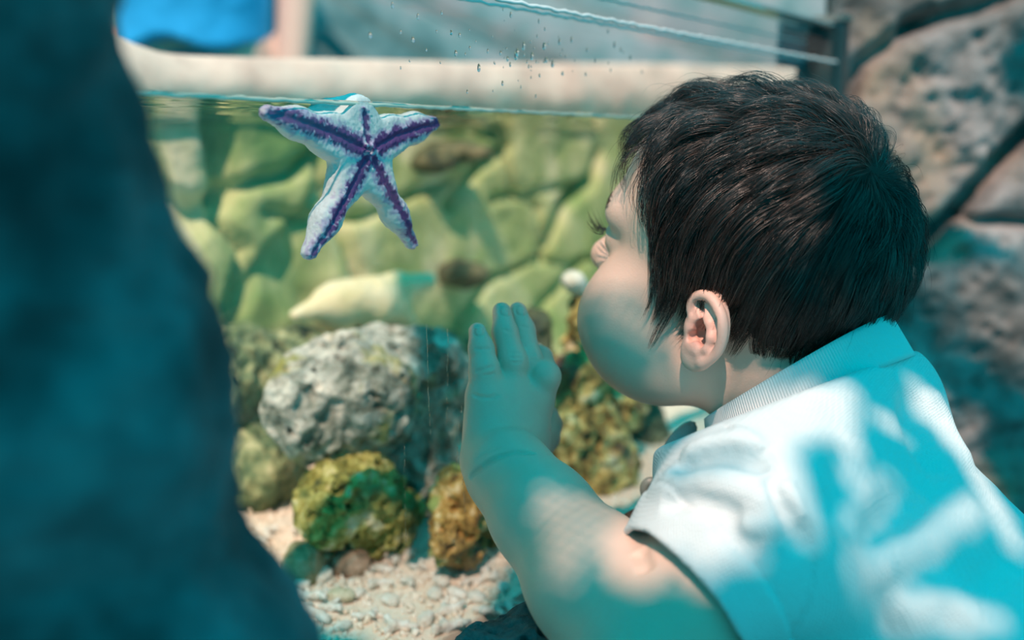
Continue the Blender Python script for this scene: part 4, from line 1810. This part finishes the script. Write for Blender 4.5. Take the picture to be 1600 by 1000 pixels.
hair = obj('hair', HVv, faces, M_hair, toddler, col=np.repeat(hcol, K * 3, 0))
hair['label'] = 'short dark brown hair'
M_scalp = plain('hair under layer', (0.016, 0.010, 0.008), 0.7, 0.3)
obj('hair_roots', cap2, np.asarray(f3), M_scalp, hair)

# eyelashes and eyebrows
M_lash = plain('black lashes', (0.008, 0.006, 0.006), 0.5)
hb = lambda p: head.base(p)
for sd in (1, -1):
    lash = []
    for i in range(17):
        a = i / 16
        v0 = 0.0190 + 0.0200 * a
        u0 = 0.0925 - 0.0050 * a ** 2
        w0 = 0.0352 + 0.0020 * math.sin(math.pi * a)
        pts = []
        L = 0.0110 + 0.0026 * math.sin(math.pi * (0.2 + 0.7 * a)) + hr.uniform(-0.0008, 0.0008)
        fan = (a - 0.35) * 0.95 + hr.uniform(-0.10, 0.10)
        up = 0.001 + 0.010 * ((i * 7) % 17) / 16
        for k in range(6):
            t = k / 5
            pts.append(HW(u0 + L * t * math.cos(fan), (v0 + L * t * math.sin(fan)) * sd, w0 - 0.0014 * math.sin(t * 3.14) + up * t ** 1.7))
        lash.append(pts)
    lv, lf = tubes(np.array(lash), np.full(len(lash), 0.00028), taper=0.85)
    obj('eyelashes', lv, lf, M_lash, toddler)
    brow = []
    for i in range(170):
        a = hr.random()
        v0 = 0.012 + 0.034 * a
        p = HW(0.110, v0 * sd, 0.0535 + 0.004 * math.sin(math.pi * a) + hr.normal() * 0.0016)[None]
        for _ in range(12): p = p - HF[None] * (hb(p) * 0.8)[:, None]
        pts = []
        for k in range(5):
            q = p + (HL * sd * 0.9 - HF * 0.35 + HU * 0.25) * 0.0015 * k
            q = q + fgrad(hb, q, 0.001) * (0.0003 - hb(q))[:, None]
            pts.append(q[0])
        brow.append(pts)
    lv, lf = tubes(np.array(brow), np.full(len(brow), 0.00012), taper=0.8)
    obj('eyebrow', lv, lf, M_lash, toddler)
# ================================================================ water drops on the panel
M_drop, td_, bd = new_mat('water drop')
bd.inputs['Transmission Weight'].default_value = 1.0
bd.inputs['IOR'].default_value = 1.33
bd.inputs['Roughness'].default_value = 0.0
bd.inputs['Base Color'].default_value = (1, 1, 1, 1)
dv_, df_ = ico(3)
drop_mesh = []
for k in range(4):
    r = np.random.default_rng(80 + k)
    p = dv_.copy()
    sag = 1 + 0.35 * np.clip(-p[:, 1], 0, 1) - 0.15 * np.clip(p[:, 1], 0, 1)
    p[:, 0] *= sag * 0.8
    p[:, 1] *= 1.0 + 0.12 * k
    p[:, 2] = np.clip(p[:, 2], -0.02, 1) * 0.55
    me = raw_mesh('water_drop', p, df_)
    me.materials.append(M_drop)
    drop_mesh.append(me)
dr = np.random.default_rng(9)
spots = [(718, 55, 4), (734, 75, 3), (808, 82, 5.5), (818, 72, 5), (850, 72, 6), (874, 65, 4.5), (893, 62, 4), (831, 88, 5), (853, 94, 5), (863, 100, 5), (806, 87, 6),
         (797, 101, 3), (782, 83, 4), (793, 92, 4), (762, 80, 3), (748, 106, 5), (712, 83, 5), (705, 51, 4), (798, 23, 4), (842, 33, 3), (786, 15, 2.5), (950, 49, 3),
         (960, 70, 4), (970, 78, 3), (985, 90, 4), (1003, 112, 2.5), (917, 78, 3), (930, 95, 3), (915, 116, 3), (878, 115, 2.5), (785, 130, 3.5), (730, 143, 2.5), (843, 118, 3),
         (772, 98, 2), (826, 104, 2.5), (838, 97, 2), (884, 88, 2.5), (898, 95, 2), (690, 20, 3), (653, 26, 4), (645, 62, 5), (578, 55, 5), (626, 50, 3), (613, 8, 4),
         (682, 49, 2.5), (705, 51, 3), (640, 95, 2), (626, 106, 2), (688, 98, 2), (666, 78, 2.5)]
for i in range(44):
    spots.append((dr.normal(840, 60), np.clip(dr.normal(85, 26), 12, 150), dr.uniform(1.2, 2.6)))
from mathutils import Matrix
Rm = Matrix((tuple(DV), tuple(ZV), tuple(-NV))).transposed()
if Rm.determinant() < 0:
    Rm = Matrix((tuple(-DV), tuple(ZV), tuple(-NV))).transposed()
for i, (x, y, rpx) in enumerate(spots):
    c = onq(x, y, 0.0)
    zc = float(c @ np.array([0, CP, -SP]))
    r = rpx * 0.85 * zc / FPX
    o = bpy.data.objects.new('water_drop', drop_mesh[i % 4])
    COL.objects.link(o)
    o.matrix_world = Matrix.Translation(tuple(c)) @ Rm.to_4x4() @ Matrix.Diagonal((r, r * 1.15, r, 1))
    tag(o, 'tiny clear water drop on the panel above the waterline', 'water drop', 'water drops above the waterline')
# thin trickles below the waterline: broken beads running down the outer face
for j, (x0, y0, x1, y1) in enumerate([(667, 512, 672, 700), (631, 700, 634, 855), (720, 640, 712, 745), (700, 520, 698, 655), (722, 740, 728, 800)]):
    Vt, Ft = [], []
    tv, tf = I2v, I2f
    y = y0
    while y < y1:
        x = x0 + (x1 - x0) * (y - y0) / (y1 - y0) + dr.uniform(-1, 1)
        c = onq(x, y, -0.0001)
        L = dr.uniform(2.0, 7.0) * 0.00036
        w_ = dr.uniform(0.7, 1.4) * 0.00026
        Vt.append(c + DV * (tv[:, 0:1] * w_) + ZV * (tv[:, 1:2] * L) - NV * (np.abs(tv[:, 2:3]) * w_ * 0.8))
        Ft.append(tf + len(tv) * (len(Vt) - 1))
        y += dr.uniform(6, 17)
    o = obj('water_trickle', np.concatenate(Vt), np.concatenate(Ft), M_drop)
    tag(o, ['broken trickle of water beads over the upper right of the boulder', 'trickle of water beads running over the yellow green rock', 'short bright bead trickle just beside the wrist',
            'faint bead trickle between boulder edge and the fingers', 'tiny bead trickle over the orange crusted rock'][j], 'trickle')

# ================================================================ visitor behind the tank
VP = onq(303, 30, 1.25)
VX, VY = VP[0], VP[1]
gz = GROUND
fv = unit([0.15, -1, 0])
lv_ = unit([-1, -0.15, 0])


def VW(a, b, c):
    """a: across (picture right), b: towards the tank, c: height above ground"""
    return np.array([VX, VY, gz]) - lv_ * a + fv * b + ZV * c


vis = empty('visitor', VW(0, 0, 0))
tag(vis, 'blurred visitor in a bright blue shirt standing behind the tank with one arm hanging down', 'person')
vb = Shape()
vb.add(el(VW(0, 0, 1.62), (0.085, 0.10, 0.12)), 0.02)
vb.add(rc(VW(0, 0, 1.45), VW(0, 0, 1.55), 0.055, 0.052), 0.03)
vb.add(rc(VW(0, 0, 1.30), VW(0, 0, 1.05), 0.13, 0.11), 0.05)
vb.add(rc(VW(-0.16, 0, 1.40), VW(0.16, 0, 1.40), 0.06, 0.06), 0.05)
vb.add(el(VW(0, 0.095, 1.61), (0.014, 0.022, 0.025)), 0.015)
for sx in (-1, 1):
    vb.add(el(VW(0.09 * sx, 0, 1.61), (0.014, 0.02, 0.032)), 0.008)
    vb.add(rc(VW(0.07 * sx, 0, 0.95), VW(0.09 * sx, 0, 0.48), 0.082, 0.055), 0.03)
    vb.add(rc(VW(0.09 * sx, 0, 0.48), VW(0.09 * sx, -0.02, 0.08), 0.054, 0.036), 0.02)
    vb.add(rc(VW(0.09 * sx, -0.03, 0.04), VW(0.10 * sx, 0.15, 0.03), 0.038, 0.032), 0.02)
    vb.add(rc(VW(0.185 * sx, 0, 1.40), VW(0.190 * sx, -0.01, 1.13), 0.048, 0.040), 0.02)
    vb.add(rc(VW(0.190 * sx, -0.01, 1.13), VW(0.172 * sx, 0.05, 0.90), 0.040, 0.027), 0.015)
    vb.add(el(VW(0.170 * sx, 0.06, 0.84), (0.018, 0.035, 0.045)), 0.012)
    for k in range(4):
        vb.add(rc(VW(0.170 * sx, 0.035 + 0.017 * k, 0.81), VW(0.168 * sx, 0.045 + 0.017 * k, 0.745 + 0.006 * abs(k - 1)), 0.009, 0.007), 0.004)
    vb.add(rc(VW(0.165 * sx, 0.09, 0.86), VW(0.155 * sx, 0.105, 0.80), 0.011, 0.008), 0.008)
vlo = VW(0, 0, 0) - [0.32, 0.28, 0.0]
vhi = VW(0, 0, 1.78) + [0.32, 0.28, 0.0]
sdf_obj('body', vb, vlo, vhi, 0.008, plain('visitor skin', (0.78, 0.48, 0.38), 0.6), vis)
vs_ = Shape()
vs_.add(el(VW(0, 0, 0.90), (0.120, 0.100, 0.085)), 0.03)
for sx in (-1, 1):
    vs_.add(rc(VW(0.062 * sx, 0, 0.88), VW(0.085 * sx, 0, 0.16), 0.080, 0.056), 0.03)
vs_.extra = lambda p, d: d - 0.006 * fbm(p * 16, 3, 6)
sdf_obj('trousers', vs_, vlo, vhi, 0.008, plain('slate blue cotton', (0.10, 0.15, 0.24), 0.8), vis)
vt = Shape()
vt.add(rc(VW(0, 0, 1.33), VW(0, 0, 1.10), 0.140, 0.135), 0.05)
vt.extra = lambda p, d: smax(d - 0.006 * fbm(p * 18, 3, 6), gz + 0.962 - p[..., 2] + 0.01 * np.sin(p[..., 0] * 40), 0.006)
vt.add(rc(VW(0, 0, 1.1), VW(0, 0, 0.9), 0.135, 0.140), 0.05)
vt.add(rc(VW(-0.17, 0, 1.40), VW(0.17, 0, 1.40), 0.066, 0.066), 0.05)
for sx in (-1, 1):
    vt.add(rc(VW(0.185 * sx, 0, 1.40), VW(0.190 * sx, -0.005, 1.24), 0.058, 0.056), 0.03)
sdf_obj('shirt', vt, vlo, vhi, 0.008, plain('bright blue cotton', (0.02, 0.42, 0.88), 0.85), vis)
vh = Shape()
vh.add(el(VW(0, -0.02, 1.67), (0.095, 0.105, 0.10)), 0.02)
vh.cut(el(VW(0, 0.11, 1.58), (0.10, 0.08, 0.12)), 0.02)
sdf_obj('hair', vh, vlo, vhi, 0.008, plain('brown hair', (0.05, 0.03, 0.02), 0.5), vis)

# ================================================================ shade canopy added out of view to shape the sun
# cells are left open wherever the sun is wanted on the head, shoulder and wall
LIT = [
    # crown, temple and ear
    [(940, 150), (1060, 90), (1200, 80), (1320, 110), (1400, 165), (1395, 215), (1330, 255), (1265, 300), (1290, 360), (1250, 420), (1190, 470), (1142, 500), (1146, 560), (1120, 598), (1075, 592), (1058, 560), (1062, 500), (1000, 460), (940, 450), (905, 440), (900, 200)],
    # shoulder, sleeve top and cuff
    [(1080, 680), (1150, 638), (1230, 612), (1300, 600), (1345, 602), (1336, 620), (1340, 680), (1345, 745), (1330, 775), (1322, 705), (1300, 684), (1252, 690), (1243, 740), (1262, 800), (1276, 870), (1235, 800), (1222, 835), (1150, 842),
     (1185, 874), (1150, 880), (1090, 905), (1050, 885), (1010, 930), (960, 905), (940, 840), (985, 800), (1010, 740)],
    # streaks on the back
    [(1398, 738), (1372, 750), (1335, 800), (1326, 836), (1350, 824), (1385, 785)],
    [(1322, 888), (1400, 862), (1480, 812), (1532, 768), (1536, 800), (1462, 856), (1402, 886), (1332, 914)],
    [(1418, 876), (1396, 892), (1352, 950), (1372, 950)],
    [(1365, 952), (1440, 930), (1520, 945), (1580, 972), (1500, 985), (1400, 968)],
    [(1418, 590), (1470, 620), (1530, 720), (1600, 850), (1600, 880), (1545, 800), (1490, 700), (1430, 640)],
    [(1360, 640), (1400, 660), (1425, 690), (1400, 680), (1365, 665)],
    # rock wall
    [(1300, -60), (1640, -60), (1640, 330), (1600, 400), (1560, 380), (1500, 350), (1440, 330), (1400, 250), (1340, 130), (1310, 60)],
    [(1500, 430), (1560, 420), (1640, 470), (1640, 600), (1580, 560), (1520, 520)],
    [(1500, 640), (1530, 650), (1540, 690), (1505, 680)],
]
DARK = [
    [(640, 500), (760, 500), (760, 640), (720, 730), (680, 760), (650, 700), (560, 690), (520, 650), (600, 650), (650, 600)],
    [(1035, 744), (1060, 726), (1120, 712), (1175, 716), (1212, 742), (1160, 734), (1110, 734), (1070, 748), (1040, 756)],
    [(1150, 838), (1195, 826), (1226, 818), (1222, 832), (1180, 846)],
    [(1600, 40), (1560, 90), (1570, 150), (1640, 160), (1640, 40)],
]
# where the cloth leaves every other cell open and only half of the sun comes through
HALF_LIT = [
    [(835, 800), (850, 760), (925, 775), (1000, 820), (1060, 890), (1050, 915), (1000, 925), (950, 900), (915, 860), (895, 920), (860, 900)],
    [(900, 440), (1000, 470), (1060, 500), (1060, 560), (1010, 540), (960, 500), (905, 470)],
    [(1030, 590), (1110, 600), (1180, 560), (1230, 590), (1100, 650), (1050, 620)],
    [(900, 560), (960, 590), (1040, 600), (1060, 560), (1080, 620), (940, 620)],
    [(1420, 420), (1640, 400), (1640, 640), (1560, 560), (1480, 520)],
]
NX = 340
CZ = 1.05
cx0, cx1, cy0, cy1 = -0.75, 0.85, -0.95, 0.45


def gobo():
    dg = bpy.context.evaluated_depsgraph_get()
    dg.update()
    names = ('boy', 'pillar', 'ledge', 'wall', 'tank')
    trees = []
    for o in list(COL.objects):
        if o.type != 'MESH': continue
        nm = o.name.split('.')[0]
        if o.parent == toddler or (o.parent and o.parent.parent == toddler):
            if nm in ('hair', 'eyelashes', 'eyebrow'): continue
            kind = 0
        elif nm == 'rock_pillar': kind = 1
        elif nm in ('ledge_rock', 'floor'): kind = 2
        elif nm == 'wall_right': kind = 3
        elif nm in ('coral_sand', 'wall_back', 'boulder', 'reef_rock', 'orange_crusted_rock', 'yellow_algae_rock', 'rock_shelf', 'starfish', 'wall_far', 'trim_1'): kind = 4
        else: continue
        mw = o.matrix_world if o.parent is None else None
        off = np.array(o.matrix_world.translation) if o.parent is None else np.array(toddler.location)
        n = len(o.data.vertices)
        co = np.empty(n * 3, np.float32)
        o.data.vertices.foreach_get('co', co)
        co = co.reshape(-1, 3) + off
        pol = np.empty(len(o.data.loops), np.int32)
        o.data.loops.foreach_get('vertex_index', pol)
        tot = np.empty(len(o.data.polygons), np.int32)
        o.data.polygons.foreach_get('loop_total', tot)
        st = np.concatenate([[0], np.cumsum(tot)[:-1]])
        faces = [pol[a:a + b].tolist() for a, b in zip(st, tot)]
        trees.append((kind, BVHTree.FromPolygons(co.tolist(), faces)))
    xs = np.linspace(cx0, cx1, NX)
    step = xs[1] - xs[0]
    ys = np.arange(cy0, cy1, step)
    kindg = np.full((len(xs), len(ys)), -1)
    lit = np.zeros((len(xs), len(ys)), bool)
    sd = Vector(SUN_DIR)
    for i, x in enumerate(xs):
        for j, y in enumerate(ys):
            o_ = Vector((x, y, CZ))
            best, bk = None, -1
            for kind, tr_ in trees:
                h = tr_.ray_cast(o_, sd, 4.0)
                if h[0] is not None and (best is None or h[3] < best[1]):
                    best, bk = (h[0], h[3]), kind
            if best is None: continue
            p = np.array(best[0])
            zc = p[1] * CP - p[2] * SP
            px = 800 + FPX * p[0] / zc
            py = 500 - FPX * (p[1] * SP + p[2] * CP) / zc
            kindg[i, j] = bk
            a, b = np.array([px]), np.array([py])
            if bk in (0, 3):
                lit[i, j] = (any(in_poly(a, b, q)[0] for q in LIT) or ((i + j) % 2 == 0 and any(in_poly(a, b, q)[0] for q in HALF_LIT))) and not any(in_poly(a, b, q)[0] for q in DARK[1:])
            elif bk == 4:
                lit[i, j] = not in_poly(a, b, DARK[0])[0]
    lit[kindg == -1] = True
    # let the cloth reach a little past whatever it shades in front of the tank
    own = (~lit) & (kindg <= 2) & (kindg >= 0)
    for di, dj in ((1, 0), (-1, 0), (0, 1), (0, -1)):
        sh_ = np.zeros_like(own)
        sh_[max(di, 0):lit.shape[0] + min(di, 0), max(dj, 0):lit.shape[1] + min(dj, 0)] = own[max(-di, 0):lit.shape[0] + min(-di, 0), max(-dj, 0):lit.shape[1] + min(-dj, 0)]
        lit &= ~(sh_ & (kindg == 4))
    return xs, ys, step, lit, kindg


xs, ys, step, lit, kindg = gobo()
print('canopy solid share', 1 - lit.mean())
# the solid cells become one sheet with a real thickness
ids = {}
V, F = [], []


def vid(i, j, top):
    k = (i, j, top)
    if k not in ids:
        ids[k] = len(V)
        V.append((xs[0] + (i - 0.5) * step, ys[0] + (j - 0.5) * step, CZ + (0.0012 if top else 0.0)))
    return ids[k]


nx, ny = lit.shape
sol = ~lit
for i in range(nx):
    for j in range(ny):
        if not sol[i, j]: continue
        F.append((vid(i, j, 1), vid(i + 1, j, 1), vid(i + 1, j + 1, 1), vid(i, j + 1, 1)))
        F.append((vid(i, j, 0), vid(i, j + 1, 0), vid(i + 1, j + 1, 0), vid(i + 1, j, 0)))
        for di, dj, a, b in ((-1, 0, (0, 0), (0, 1)), (1, 0, (1, 1), (1, 0)), (0, -1, (1, 0), (0, 0)), (0, 1, (0, 1), (1, 1))):
            ii, jj = i + di, j + dj
            if ii < 0 or jj < 0 or ii >= nx or jj >= ny or not sol[ii, jj]:
                F.append((vid(i + a[0], j + a[1], 0), vid(i + b[0], j + b[1], 0), vid(i + b[0], j + b[1], 1), vid(i + a[0], j + a[1], 1)))
M_gobo = bpy.data.materials.new('turquoise shade cloth')
M_gobo.use_nodes = True
tcn = M_gobo.node_tree
tcn.nodes.remove(tcn.nodes['Principled BSDF'])
n1, n2, n3 = tcn.nodes.new('ShaderNodeBsdfDiffuse'), tcn.nodes.new('ShaderNodeBsdfTranslucent'), tcn.nodes.new('ShaderNodeMixShader')
n1.inputs[0].default_value = (0.02, 0.40, 0.46, 1)
n2.inputs[0].default_value = (0.0, 0.62, 0.74, 1)
n3.inputs[0].default_value = 0.65
tcn.links.new(n1.outputs[0], n3.inputs[1])
tcn.links.new(n2.outputs[0], n3.inputs[2])
tcn.links.new(n3.outputs[0], tcn.nodes['Material Output'].inputs[0])
gobo_root = empty('shade_gobo', (cx0, cy0, CZ))
tag(gobo_root, 'unseen turquoise cloth stretched over wires above the visitors path', 'gobo')
obj('mask', V, F, M_gobo, gobo_root, smooth=False)
